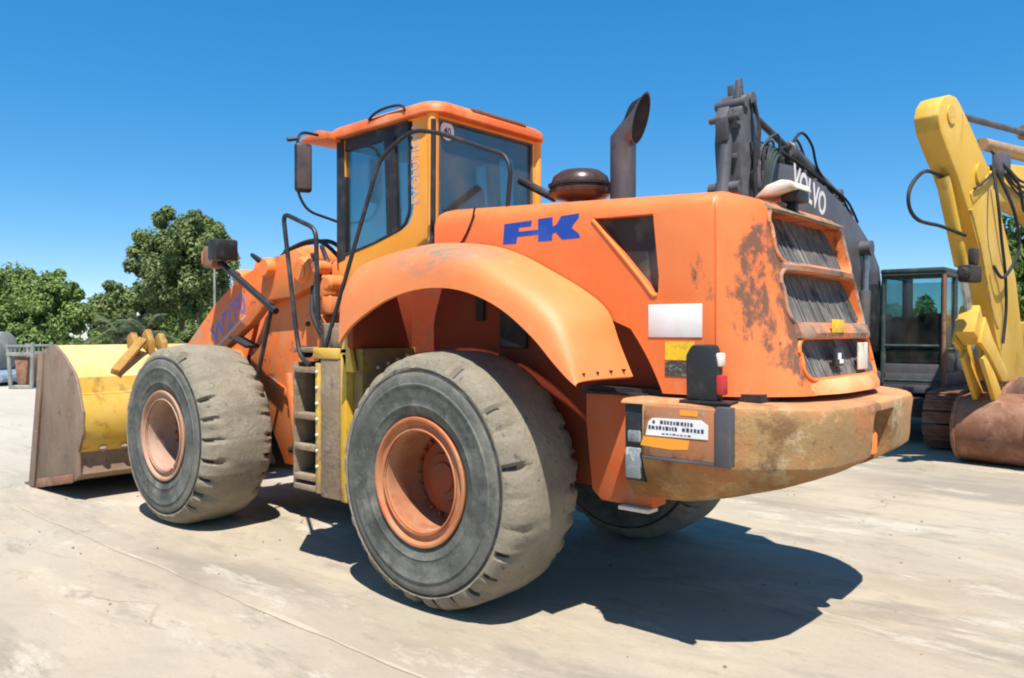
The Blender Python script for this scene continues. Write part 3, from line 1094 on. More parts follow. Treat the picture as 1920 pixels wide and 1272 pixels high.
for s in (1, -1):
    c = G()     # lamp bay at the front end of the side
    ys = sorted((s * 1.13, s * 1.5))
    c.box((-1.52, ys[0], 1.0), (-1.2, ys[1], 1.455))
    cuts.append(c)
carve(cw, cuts)
g = G()
g.lathe([(.05, .0), (.065, .01), (.065, .12), (.045, .16), (.03, .17)], (-2.38, .02, 1.12), 'Z', 16)
g.out('towing_pin', 'orange', cw)
# side lamp cluster, near side
g = G()
g.box((-1.515, 1.125, 1.005), (-1.385, 1.19, 1.46), .012)
lc = g.out('lamp_cluster', 'black', cw)
g = G()
g.box((-1.505, 1.185, 1.02), (-1.40, 1.212, 1.20), .012)
g.box((-1.50, 1.185, 1.23), (-1.41, 1.205, 1.30), .012)
g.each('lamp_lens', 'lamp_glass', cw)
# tool box door with its frame and notice
g = G()
g.box((-2.0, 1.195, 1.165), (-1.545, 1.232, 1.455), .008)
door = g.out('tool_box_door', 'door_rust', cw)
g = G()
g.prism([(-2.075, 1.150), (-1.985, 1.150), (-1.985, 1.47), (-2.075, 1.47)], 'Y', 1.185, 1.246, .008)
g.box((-2.06, 1.19, 1.150), (-1.53, 1.236, 1.166), .004)
g.out('door_strap', 'grey_dark', cw)
g = G()
P = [(-1.555, 1.285), (-1.94, 1.290), (-1.942, 1.365), (-1.90, 1.392), (-1.60, 1.385), (-1.575, 1.365)]
g.prism(P, 'Y', 1.2325, 1.236)
g.out('notice_plate', 'white', cw)
g = G()
rnd = random.Random(5)
for row, (za, zb, xa, xb) in enumerate(((1.352, 1.375, -1.60, -1.915), (1.320, 1.344, -1.575, -1.93), (1.296, 1.306, -1.66, -1.84))):
    x = xa
    while x > xb + .012:
        w = rnd.uniform(.010, .020)
        if rnd.random() > .1:
            g.box((x - w, 1.2362, za + rnd.uniform(0, .003)), (x, 1.2372, zb - rnd.uniform(0, .003)))
        x -= w + rnd.uniform(.005, .008)
g.out('notice_print', 'ink', cw)
g = G()
g.prism([(-1.52, 1.225), (-1.60, 1.22), (-1.72, 1.215), (-1.82, 1.225), (-1.83, 1.276), (-1.70, 1.278), (-1.54, 1.278)], 'Y', 1.2325, 1.2335)
g.prism([(-1.77, 1.41), (-1.88, 1.41), (-1.88, 1.442), (-1.77, 1.442)], 'Y', 1.2325, 1.2335)
g.each('clean_paint_patch', 'orange_clean', cw)
# tail lamp standing on the counterweight
g = G()
g.prism([(-1.77, 1.485), (-1.955, 1.485), (-1.955, 1.70), (-1.93, 1.80), (-1.80, 1.80), (-1.765, 1.74)], 'Y', 1.075, 1.17, .02)
g.box((-2.03, 1.05, 1.478), (-1.74, 1.19, 1.492), .004)
tl = g.out('tail_lamp', 'black', loader)
g = G()
g.prism([(1.085, 1.525), (1.16, 1.525), (1.16, 1.635), (1.085, 1.635)], 'X', -1.985, -1.945, .01)
g.out('tail_lens', 'red', tl)
g = G()
g.prism([(1.085, 1.68), (1.15, 1.68), (1.15, 1.755), (1.085, 1.755)], 'X', -1.972, -1.94, .01)
g.out('reverse_lens', 'cream', tl)
# recess line between hood and counterweight
g = G()
g.box((-2.1, -.93, 1.44), (-.90, .93, 1.52))
g.box((-1.40, .93, 1.4785), (-.95, .975, 1.492))  # dark strip added over the rear frame ledge to hide its bright top
g.each('seam_filler', 'dark_gap', loader)

# ---------------------------------------------------------------- cab
cab = empty('cab', (1.355, 0, 2.0), 0, loader)
def C(o):
    o.matrix_parent_inverse = Matrix.Translation((-1.3, 0, -2.0))
    return o
W_ = .68
win = [(1.925, 2.545), (1.925, 3.60), (1.02, 3.62), (1.005, 2.90), (1.02, 2.84), (1.06, 2.77), (1.14, 2.725), (1.48, 2.635)]
side = [(.72, 2.30), (2.0, 1.95), (1.965, 2.45), (1.965, 3.645), (.72, 3.645)]
for s in (1, -1):
    g = G()
    ys = sorted((s * (W_ - .045), s * W_))
    g.prism(side, 'Y', ys[0], ys[1], .004)
    o = C(g.out('side_panel', 'orange_clean', cab))
    g = G()     # dark inner trim
    ys = sorted((s * (W_ - .062), s * (W_ - .047)))
    g.prism([(.78, 2.30), (1.99, 1.96), (1.955, 2.45), (1.955, 3.60), (.78, 3.60)], 'Y', ys[0], ys[1])
    o2 = C(g.out('inner_trim', 'black', cab))
    for q in (o, o2):
        c = G()
        ys = sorted((s * .5, s * 1.))
        c.prism(win, 'Y', ys[0], ys[1])
        carve(q, [c])
    g = G()
    ys = sorted((s * (W_ - .028), s * (W_ - .020)))
    g.prism(win, 'Y', ys[0], ys[1])
    C(g.out('side_window', 'glass', cab))
    g = G()     # black seal round the glass, pillar between the panes, front pillar
    ring = [(x, s * (W_ - .006), z) for x, z in win]
    g.tube(ring + [ring[0]], .014, 6)
    ys = sorted((s * (W_ - .06), s * (W_ - .004)))
    g.prism([(1.16, 2.68), (1.30, 2.645), (1.34, 3.63), (1.21, 3.63)], 'Y', ys[0], ys[1], .006)
    yp = sorted((s * (W_ - .06), s * (W_ + .005)))
    g.prism([(1.86, 2.52), (1.985, 2.49), (1.985, 3.64), (1.875, 3.64)], 'Y', yp[0], yp[1], .006)
    ys2 = sorted((s * (W_ - .05), s * (W_ - .008)))
    g.prism([(1.0, 3.53), (1.95, 3.49), (1.95, 3.64), (1.0, 3.64)], 'Y', ys2[0], ys2[1])
    C(g.out('window_frame', 'black', cab))
    # slanted front quarter window
    g = G()
    ya, yb = s * (W_ - .01), s * .43
    g.rings([[(1.97, ya, 2.2), (1.97, ya, 3.62), (1.965, ya - s * .012, 3.62), (1.965, ya - s * .012, 2.2)],
             [(2.20, yb, 2.2), (2.12, yb, 3.62), (2.115, yb - s * .012, 3.62), (2.195, yb - s * .012, 2.2)]])
    C(g.out('quarter_window', 'glass', cab))
g = G()
g.rings([[(2.20, .45, 2.2), (2.12, .45, 3.58), (2.11, .45, 3.58), (2.19, .45, 2.2)], [(2.20, -.45, 2.2), (2.12, -.45, 3.58), (2.11, -.45, 3.58), (2.19, -.45, 2.2)]])
C(g.out('windscreen', 'glass', cab))
g = G()
for s in (1, -1):
    g.tube([(2.20, s * .45, 2.15), (2.12, s * .45, 3.6)], .035, 8)
g.tube([(2.16, -.45, 2.2), (2.16, .45, 2.2)], .05, 8)
g.box((.80, -.66, 1.9), (2.18, .66, 2.05), .01)
g.box((.80, -.60, 3.56), (2.08, .60, 3.63), .01)
C(g.out('cab_floor_and_pillars', 'black', cab))
# rear wall
g = G()
g.prism([(-.68, 2.2), (.68, 2.2), (.68, 3.645), (-.68, 3.645)], 'X', .72, .765, .004)
o = C(g.out('rear_panel', 'orange_clean', cab))
c = G()
rw = [(-.58, 2.72), (.605, 2.72), (.605, 3.60), (-.58, 3.60)]
c.prism(rw, 'X', .5, 1.)
carve(o, [c])
g = G()
g.prism(rw, 'X', .738, .744)
C(g.out('rear_window', 'glass_rear', cab))
g = G()
g.prism([(-.57, 3.43), (.595, 3.43), (.595, 3.595), (-.57, 3.595)], 'X', .745, .758)
g.tube([(.728, .605, 2.72), (.728, .605, 3.60), (.728, -.58, 3.60), (.728, -.58, 2.72)], .016, 6)
C(g.out('rear_window_band', 'grey_dark', cab))
# rounded corner post with dark seal beside it
g = G()
g.tube([(.735, .665, 2.45), (.735, .665, 3.645)], .045, 12)
g.tube([(.735, -.665, 2.45), (.735, -.665, 3.645)], .045, 12)
g.each('corner_post', 'orange_clean', cab, fix=C)
g = G()
g.bent([(.70, .69, 3.58), (.70, .70, 2.60), (.74, .76, 2.53), (.90, .80, 2.52), (.94, .80, 2.42)], .022, .08, 8)
C(g.out('post_seal', 'rubber_black', cab))
# round speed disc on the rear window
g = G()
g.lathe([(.0, 0), (.078, 0), (.078, .004), (0, .004)], (.7305, .505, 3.525), 'X', 28, cap=False)
disc = C(g.out('speed_disc', 'white', cab))
M = frame_matrix((.7298, .505, 3.52), (0, -1, 0), (0, 0, 1))
C(text('speed_digits', '40', .085, 'ink', cab, M, .0006, bold=.0015))
# EVOLUTION written up the post
M = frame_matrix((.925, W_ + .0008, 3.245), (0, 0, 1), (1, 0, 0))
M = frame_matrix((.925, W_ + .0008, 3.245), (0, 0, 1), (1, 0, 0))
C(text('model_lettering', 'EVOLUTION', .125, 'pale_letter', cab, M, .001, bold=.002, sx=.93))
# roof
def roof_ring(z, ins):
    x0, x1, h = .63 + ins, 2.10 - ins, .745 - ins
    cr = .16
    pts = []
    for cx, cy, a0 in ((x1 - cr, h - cr, 0), (x0 + cr, h - cr, 90), (x0 + cr, -h + cr, 180), (x1 - cr, -h + cr, 270)):
        for k in range(7):
            a = R(a0 + 15 * k)
            pts.append((cx + cr * math.cos(a), cy + cr * math.sin(a), z - .035 * max(0, (cx - 1.2))))
    return pts
g = G()
g.rings([roof_ring(3.633, .05), roof_ring(3.633, .008), roof_ring(3.643, 0), roof_ring(3.683, .0), roof_ring(3.713, .012), roof_ring(3.736, .04), roof_ring(3.753, .10), roof_ring(3.763, .20)])
roof = C(g.out('roof', 'roof', cab))
g = G()
g.tube([(1.45, .745, 3.69), (1.35, .75, 3.735), (1.18, .745, 3.755), (1.02, .75, 3.735), (.98, .748, 3.69)], .012, 6, curve=True)
C(g.out('roof_cable', 'rubber_black', cab))
g = G()
g.prism([(-.40, 3.713), (.30, 3.713), (.30, 3.743), (-.40, 3.743)], 'X', .635, .70, .006)
C(g.out('roof_vent', 'rust', cab))
g = G()
g.prism([(1.92, 3.655), (2.05, 3.685), (2.30, 3.655), (2.34, 3.625), (2.30, 3.61), (1.92, 3.585)], 'Y', .46, .84, .012)
C(g.out('roof_visor', 'roof', cab))
# seat, column and console inside
g = G()
g.box((1.10, -.25, 2.45), (1.62, .25, 2.60), .05)
g.box((.98, -.25, 2.55), (1.13, .25, 3.20), .05)
g.box((.98, -.14, 3.18), (1.10, .14, 3.40), .04)
g.box((1.1, -.22, 2.05), (1.5, .22, 2.46), .03)
g.box((1.1, -.42, 2.5), (1.65, -.30, 2.75), .03)
C(g.out('seat', 'seat', cab))
g = G()
g.tube([(1.95, 0, 2.1), (1.80, 0, 2.75)], .05, 8)
g.lathe([(.19, -.012), (.205, 0), (.19, .012)], (1.78, 0, 2.80), 'Z', 24, cap=False)
C(g.out('steering_column', 'black', cab))

# mirror
g = G()
g.bent([(2.02, .90, 3.615), (2.03, 1.10, 3.615), (2.03, 1.115, 3.10), (2.02, 1.02, 2.93), (1.97, .73, 2.86)], .013, .12, 8)
g.tube([(2.03, 1.11, 3.55), (2.06, 1.19, 3.53)], .02, 8)
mi_ = g.out('mirror_arm', 'black', loader)
g = G()
M = Matrix.Translation((2.02, 1.055, 3.30)) @ Matrix.Rotation(R(-20), 4, 'Z')
g.box((-.035, -.075, -.215), (.035, .075, .215), .03, M=M, seg=3)
g.out('mirror_shell', 'black', mi_)
g = G()
g.box((-.039, -.06, -.185), (-.036, .06, .185), .001, M=M)
g.out('mirror_face', 'mirror_glass', mi_)

# ---------------------------------------------------------------- handrails
g = G()
g.bent([(1.46, 1.38, 1.60), (1.60, 1.37, 1.66), (1.68, 1.35, 1.80), (1.88, 1.35, 2.86), (1.42, 1.35, 2.69), (1.39, 1.35, 1.96)], .019, .09, 10)
g.out('handrail', 'black', loader)
g = G()
g.bent([(1.12, 1.32, 1.635), (1.30, 1.33, 1.635), (1.335, 1.33, 1.72), (.955, 1.08, 3.235), (.70, .98, 3.43), (.47, .93, 3.385), (-.20, .90, 3.12), (-.25, .90, 3.02), (-.20, .88, 2.72)], .017, .12, 10)
g.out('handrail', 'black', loader)

# ---------------------------------------------------------------- ladder and platform, near side
g = G()
g.box((1.335, 1.20, .585), (1.385, 1.385, 1.62), .006)          # rear stile
lad = g.out('ladder', 'yellow_mud', loader)
g = G()
g.box((1.665, 1.20, .60), (1.70, 1.38, 1.62), .006)
g.out('front_stile', 'mud', lad)
g = G()
g.box((1.336, 1.13, .575), (1.70, 1.19, 1.62), .004)
g.out('ladder_back', 'ladder_dark_brown', lad)
for z in (.62, .70, .94, 1.19, 1.565):
    g = G()
    g.box((1.386, 1.192, z - .026), (1.664, 1.40, z + .02), .006)
    g.out('tread', 'mud', lad)
for k in range(7):
    g = G()
    g.lathe([(.013, 0), (.013, .01), (.006, .014)], (1.36, 1.385, .80 + .125 * k), 'Y', 8)
    g.out('rivet', 'cream', lad)
g = G()
g.box((1.10, 1.05, .56), (1.333, 1.375, 1.66), .012)
g.out('ladder_side', 'mud', lad)
g = G()
g.box((1.02, 1.0, .55), (1.095, 1.36, 1.70), .008)
g.prism([(.93, 1.56), (1.02, 1.56), (1.095, 1.72), (1.02, 1.86), (.96, 1.66)], 'Y', 1.32, 1.36, .006)
g.out('post', 'yellow', loader)
g = G()
g.box((.90, .72, .95), (1.018, 1.30, 1.74), .01)
g.out('tank_panel', 'tank_mud', loader)
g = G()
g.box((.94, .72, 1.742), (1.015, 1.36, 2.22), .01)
g.out('arch_front_liner', 'arch_shade_paint', loader)
g = G()
g.box((1.02, .70, 1.70), (1.72, 1.36, 1.74), .006)
g.box((1.25, .76, 1.74), (1.72, 1.10, 1.94), .02)
g.prism([(1.10, 1.74), (1.32, 1.74), (1.30, 1.90), (1.14, 1.90)], 'Y', 1.10, 1.30, .01)
g.each('platform', 'mud', loader)
g = G()
g.box((1.095, 1.28, 1.655), (1.42, 1.384, 1.74), .01)
g.box((1.06, 1.13, 1.742), (1.26, 1.27, 1.86), .01)
g.each('platform_box', 'yellow', loader)
g = G()
for k in range(4):
    g.lathe([(.012, 0), (.012, .03), (0, .03)], (.886, .85 + .1 * k, 1.68 - .03 * k), 'X', 8)
g.each('bolt', 'cream', loader)
g = G()
g.lathe([(.03, 0), (.05, .02), (.05, .10), (.03, .12)], (1.72, 1.18, 1.70), 'Y', 12)
g.out('hose_fitting', 'dark_gap', loader)

# ---------------------------------------------------------------- front frame, lift arms
g = G()
for s in (1, -1):
    ys = sorted((s * .52, s * .62))
    g.prism([(3.62, 1.45), (3.40, 1.15), (2.98, .55), (2.25, .55), (2.12, 1.3), (2.20, 2.15), (2.35, 2.52), (2.75, 2.56), (3.0, 2.42), (3.36, 1.95), (3.60, 1.62)], 'Y', ys[0], ys[1], .012)
g.box((2.12, -.52, .60), (2.35, .52, 2.2), .01)
g.box((2.35, -.52, 2.35), (2.72, .52, 2.52), .02)
g.each('front_frame', 'frame_orange', loader)
arm = [(2.30, 2.50), (2.62, 2.66), (2.95, 2.60), (3.60, 2.44), (4.10, 2.18), (4.72, 1.74), (5.30, .95), (5.40, .62), (5.20, .45), (4.98, .55), (4.74, 1.02), (4.36, 1.46), (3.92, 1.70), (3.42, 1.95), (3.10, 2.18), (2.70, 2.20), (2.34, 2.30)]
for s in (1, -1):
    g = G()
    ys = sorted((s * .63, s * .73))
    g.prism(arm, 'Y', ys[0], ys[1], .012)
    la = g.out('lift_arm', 'frame_orange', loader)
    if s > 0:
        d = Vector((3.55 - 4.22, 0, 2.20 - 1.79)).normalized()
        M = frame_matrix((3.86, .7308, 1.98), tuple(d), tuple(Vector((d.z, 0, -d.x))))
        text('model_number', 'W270', .30, 'violet', la, M, .001, shear=.15, bold=.006, sx=1.02)
        g = G()
        g.prism([(4.22, 1.63), (3.52, 2.04), (3.50, 2.025), (4.20, 1.61)], 'Y', .7305, .7318)
        g.out('pale_stripe', 'pale_letter', la)
g = G()
g.tube([(4.6, -.73, 1.55), (4.6, .73, 1.55)], .11, 14)
g.tube([(2.5, -.78, 2.44), (2.5, .78, 2.44)], .09, 14)
g.tube([(5.22, -.75, .62), (5.22, .75, .62)], .08, 14)
g.each('cross_tube', 'frame_orange', loader)
g = G()
g.box((2.95, -.44, .98), (4.0, .44, 1.62), .03)  # dark box added to fill the gap behind the lift arm with darkness
g.out('dark_filler_box', 'dark_gap', loader)
g = G()     # stiffeners and cover plates on the tower side
g.prism([(2.66, .60), (2.74, .60), (2.92, 1.45), (2.86, 1.46)], 'Y', .615, .66, .006)
g.prism([(2.16, 1.45), (2.56, 1.42), (2.60, 2.02), (2.24, 2.06)], 'Y', .615, .640, .012)
g.prism([(2.42, 1.02), (3.30, 1.38), (3.30, 1.44), (2.42, 1.10)], 'Y', .615, .65, .006)
g.each('stiffener', 'frame_orange', loader)
g = G()
for x, z in ((2.24, 1.52), (2.50, 1.50), (2.54, 1.94), (2.30, 1.97), (2.80, .75), (2.88, 1.10)):
    g.lathe([(.026, 0), (.026, .02), (.014, .028)], (x, .640 if x < 2.6 else .618, z), 'Y', 6)
g.each('bolt', 'dark_gap', loader)
g = G()     # valve blocks and brackets in the clutter ahead of the cab
g.box((2.00, .66, 1.78), (2.14, .84, 2.02), .03)
g.box((1.90, .70, 2.02), (2.04, .86, 2.20), .03)
g.box((2.08, .62, 2.16), (2.22, .78, 2.36), .03)
g.lathe([(.05, 0), (.075, .02), (.075, .16), (.05, .18)], (1.94, .70, 2.30), 'Y', 14)
g.lathe([(.05, 0), (.065, .02), (.065, .14), (.05, .16)], (2.16, .68, 2.46), 'Y', 14)
g.each('valve_block', 'frame_orange', loader)
for pts in ([(1.86, .80, 1.75), (1.98, .90, 1.95), (2.10, .88, 2.2), (2.22, .74, 2.42), (2.45, .66, 2.60)],
            [(1.95, .86, 1.74), (2.06, .92, 1.98), (2.2, .84, 2.12), (2.38, .70, 2.3)],
            [(2.08, .80, 1.20), (2.18, .82, 1.40), (2.12, .80, 1.62), (1.98, .78, 1.78)]):
    g = G()
    g.tube(pts, .022, 8, curve=True)
    g.out('hydraulic_hose', 'rubber_black', loader)
g = G()
g.tube([(1.75, .55, .78), (2.55, .60, .72)], .07, 12)
g.tube([(2.5, .60, .72), (2.9, .60, .70)], .04, 10)
g.each('steering_cylinder', 'dark_gap', loader)
# lift cylinders
for s in (1, -1):
    g = G()
    g.tube([(2.6, s * .46, .95), (3.55, s * .46, 1.35)], .085, 14)
    lc_ = g.out('lift_cylinder', 'orange_dull', loader)
    g = G()
    g.tube([(3.55, s * .46, 1.35), (4.35, s * .46, 1.60)], .045, 12)
    g.out('cylinder_rod', 'chrome', lc_)
# tilt cylinder, bell crank and link
g = G()
g.tube([(2.60, 0, 2.56), (3.55, 0, 2.70)], .12, 16)
g.lathe([(.13, 0), (.14, .02), (.14, .08), (.12, .10)], (3.5, 0, 2.695), 'X', 16)
tc_ = g.out('tilt_cylinder', 'orange', loader)
g = G()
g.tube([(3.6, 0, 2.71), (4.15, 0, 2.66)], .055, 12)
g.out('cylinder_rod', 'chrome', tc_)
g = G()
for s in (1, -1):
    ys = sorted((s * .10, s * .17))
    g.prism([(4.05, 2.70), (4.25, 2.66), (4.78, 1.62), (4.85, .95), (4.70, .88), (4.50, 1.40), (4.05, 2.45)], 'Y', ys[0], ys[1], .01)
g.out('bell_crank', 'orange', loader)
g = G()
g.prism([(4.72, .86), (4.86, .82), (5.42, .98), (5.40, 1.14), (4.78, 1.02)], 'Y', -.08, .08, .02)
g.out('tilt_link', 'orange_dull', loader)
# lumps, pins and hoses on the tower
g = G()
for x, y, z, r in ((2.50, .66, 2.45, .13), (3.05, .70, 2.50, .10), (2.30, .55, 2.30, .10), (2.22, .50, 2.05, .08), (3.62, .66, 2.42, .09)):
    g.lathe([(r, -.06), (r, .08), (r * .8, .11), (0, .11)], (x, y, z), 'Y', 16)
g.box((2.02, .35, 1.85), (2.20, .62, 2.30), .03)
g.box((2.05, .55, 2.32), (2.25, .68, 2.52), .03)
g.each('pin_boss', 'orange', loader)
for pts, r in (([(2.2, .40, 2.45), (2.6, .46, 2.75), (3.1, .45, 2.72), (3.5, .35, 2.62)], .022),
               ([(2.15, .30, 2.35), (2.5, .34, 2.72), (3.0, .30, 2.78), (3.6, .2, 2.74)], .022),
               ([(2.05, .5, 1.7), (2.0, .62, 2.1), (2.2, .66, 2.5), (2.45, .55, 2.68)], .024),
               ([(2.95, .66, 2.30), (3.2, .70, 2.55), (3.5, .66, 2.66), (3.72, .45, 2.62)], .02)):
    g = G()
    g.tube(pts, r, 8, curve=True)
    g.out('hydraulic_hose', 'rubber_black', loader)
# headlamp arm
g = G()
g.bent([(2.98, .92, 1.42), (2.74, .92, 2.08), (2.72, .92, 2.14)], .022, .05, 8)
g.tube([(2.66, .92, 2.06), (3.72, .92, 2.60)], .034, 10)
hl = g.out('headlamp_arm', 'black', loader)
g = G()
g.box((3.42, .86, 2.58), (3.60, 1.10, 2.79), .02)
g.out('headlamp', 'black', hl)
g = G()
g.box((3.66, .84, 2.52), (3.86, 1.02, 2.74), .03)
g.box((3.60, .90, 2.60), (3.68, 1.0, 2.70), .01)
g.out('indicator_lamp', 'rust', hl)
g = G()
g.box((3.84, .86, 2.56), (3.92, 1.0, 2.70), .02)
g.out('indicator_lens', 'amber', hl)
g = G()     # remains of the front mudguard
g.prism([(3.30, 1.70), (3.62, 1.80), (3.62, 1.825), (3.28, 1.73)], 'Y', .70, .86, .006)
g.out('mudguard_stub', 'rubber_black', loader)

# ---------------------------------------------------------------- bucket
BW = 1.64
prof_out = [(6.02, 1.70), (5.72, 1.56), (5.46, 1.40), (5.40, 1.36), (5.36, 1.20), (5.30, 1.17), (5.235, 1.02), (5.22, .86), (5.25, .70), (5.31, .58), (5.36, .54), (5.38, .40), (5.34, .30), (5.44, .235), (6.0, .12), (6.78, .02)]
prof_in = [(6.82, .03), (6.0, .16), (5.50, .28), (5.42, .45), (5.33, .75), (5.34, 1.0), (5.45, 1.22), (5.78, 1.50), (6.05, 1.665)]
bucket = empty('bucket', (5.9, 0, 0), 0, loader)
def B(o):
    o.matrix_parent_inverse = Matrix.Translation((-5.9, 0, 0))
    return o
def strip(name, pts, m, w=BW, th=.03):
    g = G()
    t = [(x + th * .6, z + th * .3) for x, z in pts]
    g.prism(list(pts) + t[::-1], 'Y', -w, w)
    return B(g.out(name, m, bucket, 30))
strip('back_upper_plate', prof_out[0:4], 'pale_yellow')
strip('back_band', prof_out[3:6], 'yellow')
strip('back_round_plate', prof_out[5:11], 'yellow')
strip('back_heel_plate', prof_out[10:14], 'steel_worn')
strip('floor_plate', prof_out[13:16], 'steel_worn')
for s in (1, -1):
    g = G()
    ys = sorted((s * BW, s * (BW + .03)))
    g.prism([(6.00, 1.72), (6.42, 1.63), (6.44, 1.58), (6.50, 1.2), (6.76, .02), (6.70, .0), (5.46, .215), (5.315, .29), (5.33, .56), (5.22, .75), (5.215, 1.0), (5.36, 1.33), (5.44, 1.42), (5.72, 1.60)], 'Y', ys[0], ys[1], .006)
    B(g.out('side_plate', 'steel_worn', bucket))
    g = G()
    ys = sorted((s * (BW + .03), s * (BW + .055)))
    g.prism([(6.30, 1.62), (6.43, 1.61), (6.50, 1.2), (6.77, .01), (6.60, .015), (6.36, 1.15)], 'Y', ys[0], ys[1], .006)
    B(g.out('side_cutter', 'steel_worn', bucket))
    g = G()
    ys = sorted((s * (BW + .03), s * (BW + .045)))
    g.prism([(6.58, .0), (5.46, .20), (5.45, .30), (6.52, .12)], 'Y', ys[0], ys[1], .005)
    B(g.out('wear_strip', 'rust', bucket))
g = G()
g.prism([(6.72, .0), (6.98, .012), (6.98, .022), (6.70, .05)], 'Y', -BW - .03, BW + .03)
B(g.out('cutting_edge', 'steel_worn', bucket))
for y in (-.70, -.40, .40, .70):
    g = G()
    g.prism([(5.25, .42), (5.42, .40), (5.42, 1.0), (5.16, .86), (5.10, .62)], 'Y', y - .04, y + .04, .01)
    B(g.out('hinge_lug', 'yellow', bucket))
g = G()     # loose bar leaning on the back plate
d = Vector((.40, -.50, .36)).normalized()
M = frame_matrix((5.60, 1.0, 1.585), tuple(d), (-.45, .0, .75))
g.box((-.36, -.035, -.05), (.36, .035, .05), .008, M=M)
B(g.out('bar', 'lug_paint', bucket))
for y, h in ((.84, .16), (.66, .20), (.50, .15)):
    g = G()
    g.prism([(5.74, 1.575), (5.96, 1.68), (5.95, 1.68 + h * .8), (5.86, 1.70 + h), (5.76, 1.66 + h * .5)], 'Y', y - .045, y + .035, .015)
    B(g.out('lifting_lug', 'lug_paint', bucket))
g = G()
for k in range(9):
    y = -.2 + k * .2 + .03 * math.sin(k * 5)
    g.lathe([(.03, -.02), (.045, .01), (.03, .035)], (5.30, y, .56), 'Z', 8)
g.each('mud_lump', 'mud', bucket, fix=B)

# ================================================================== BLACK EXCAVATOR (behind)
def excavator_tracks(parent, xc, half, y_offs, w=.6, h=.88, padmat='rust'):
    """crawler frames: local x = heading"""
    for yo in y_offs:
        tf = G()
        r = h / 2 - .05
        x0, x1 = xc - half + r, xc + half - r
        tf.box((x0, yo - .18, .2), (x1, yo + .18, h - .22), .03)
        for x in (x0, x1):
            tf.lathe([(.05, -.14), (r - .06, -.14), (r - .06, .14), (.05, .14)], (x, yo, h / 2), 'Y', 24)
        for k in range(6):
            x = x0 + (x1 - x0) * (k + .5) / 6
            tf.lathe([(.02, -.12), (.11, -.12), (.11, .12), (.02, .12)], (x, yo, .17), 'Y', 14)
        cr = tf.out('crawler_frame', 'dark_gap', parent)
        per = 2 * (x1 - x0) + 2 * math.pi * r
        N = int(per / .2)
        pad = G()
        pad.box((-.088, -w / 2, -.02), (.088, w / 2, .015), .004)
        pad.box((-.07, -w / 2, .015), (-.045, w / 2, .045), .003)
        pad.box((.02, -w / 2, .015), (.04, w / 2, .04), .003)
        me = pad.mesh(30)
        me.materials.append(MT[padmat])
        for i in range(N):
            d = per * i / N
            L1 = x1 - x0
            if d < L1:
                p, a = (x0 + d, h / 2 + r), 0
            elif d < L1 + math.pi * r:
                t = (d - L1) / r
                p, a = (x1 + r * math.sin(t), h / 2 + r * math.cos(t)), t
            elif d < 2 * L1 + math.pi * r:
                p, a = (x1 - (d - L1 - math.pi * r), h / 2 - r), math.pi
            else:
                t = (d - 2 * L1 - math.pi * r) / r
                p, a = (x0 - r * math.sin(t), h / 2 - r * math.cos(t)), math.pi + t
            o = link('track_pad', me, cr)
            o.location = (p[0], yo, p[1] + .0)
            o.rotation_euler = (0, a, 0)

exb = empty('crawler_excavator', (.5, -10., 0), R(90))
tag(exb, 'dark grey crawler excavator behind the loader, boom folded and square glazed cab', 'excavator')
excavator_tracks(exb, -.9, 2.35, (1.42, -1.35), .62, .92)
g = G()
g.box((-2.6, -1.1, .45), (.9, 1.15, .72), .03)
g.lathe([(.75, 0), (.75, .2)], (-.95, 0, .70), 'Z', 28)
g.out('undercarriage', 'dark_gap', exb)
g = G()
g.box((-2.9, -1.40, .90), (.0, 1.12, 1.15), .03)
g.box((-2.9, -1.40, 1.15), (-.25, -.45, 2.05), .06)
g.box((-4.1, -1.38, .95), (-1.75, 1.30, 2.15), .12)
g.out('upper_structure', 'grey_dark', exb)
g = G()
g.box((-2.9, .18, 1.15), (-1.5, 1.30, 2.0), .05)
g.out('side_cover', 'truck_grey', exb)
# boom
boom = [(.30, 1.45), (-.22, 1.55), (-.38, 2.40), (-.16, 3.02), (.35, 3.40), (1.02, 3.69), (1.9, 3.96), (2.77, 4.13), (4.03, 4.22), (4.93, 4.15), (5.16, 3.95), (5.05, 3.76), (4.0, 3.60), (2.76, 3.27), (1.95, 2.85), (1.40, 2.25), (1.12, 1.62)]
g = G()
g.prism(boom, 'Y', -.50, .0, .015)
bo = g.out('boom', 'slate', exb)
M = frame_matrix((3.24, .003, 3.93), (-1.33, 0, -.30), (-.22, 0, 1))
text('boom_lettering', 'VOLVO', .50, 'white', bo, M, .001, bold=.012, sx=.80)
g = G()
g.prism([(-.30, 1.5), (.95, 1.5), (1.30, 2.25), (1.02, 2.62), (.10, 2.72), (-.34, 2.3)], 'Y', .004, .03, .006)
g.out('boom_foot_plate', 'black', exb)
# boom cylinders
for yo in (.09, -.60):
    g = G()
    g.tube([(1.15, yo, 1.05), (.95, yo, 2.55)], .095, 14)
    bc = g.out('boom_cylinder', 'grey_dark', exb)
    g = G()
    g.tube([(.95, yo, 2.5), (.88, yo, 3.22)], .055, 12)
    g.out('cylinder_rod', 'chrome', bc)
    g = G()
    g.lathe([(.05, -.09), (.13, -.09), (.13, .09), (.05, .09)], (.88, yo, 3.28), 'Y', 16)
    g.out('rod_eye', 'grey_dark', bc)
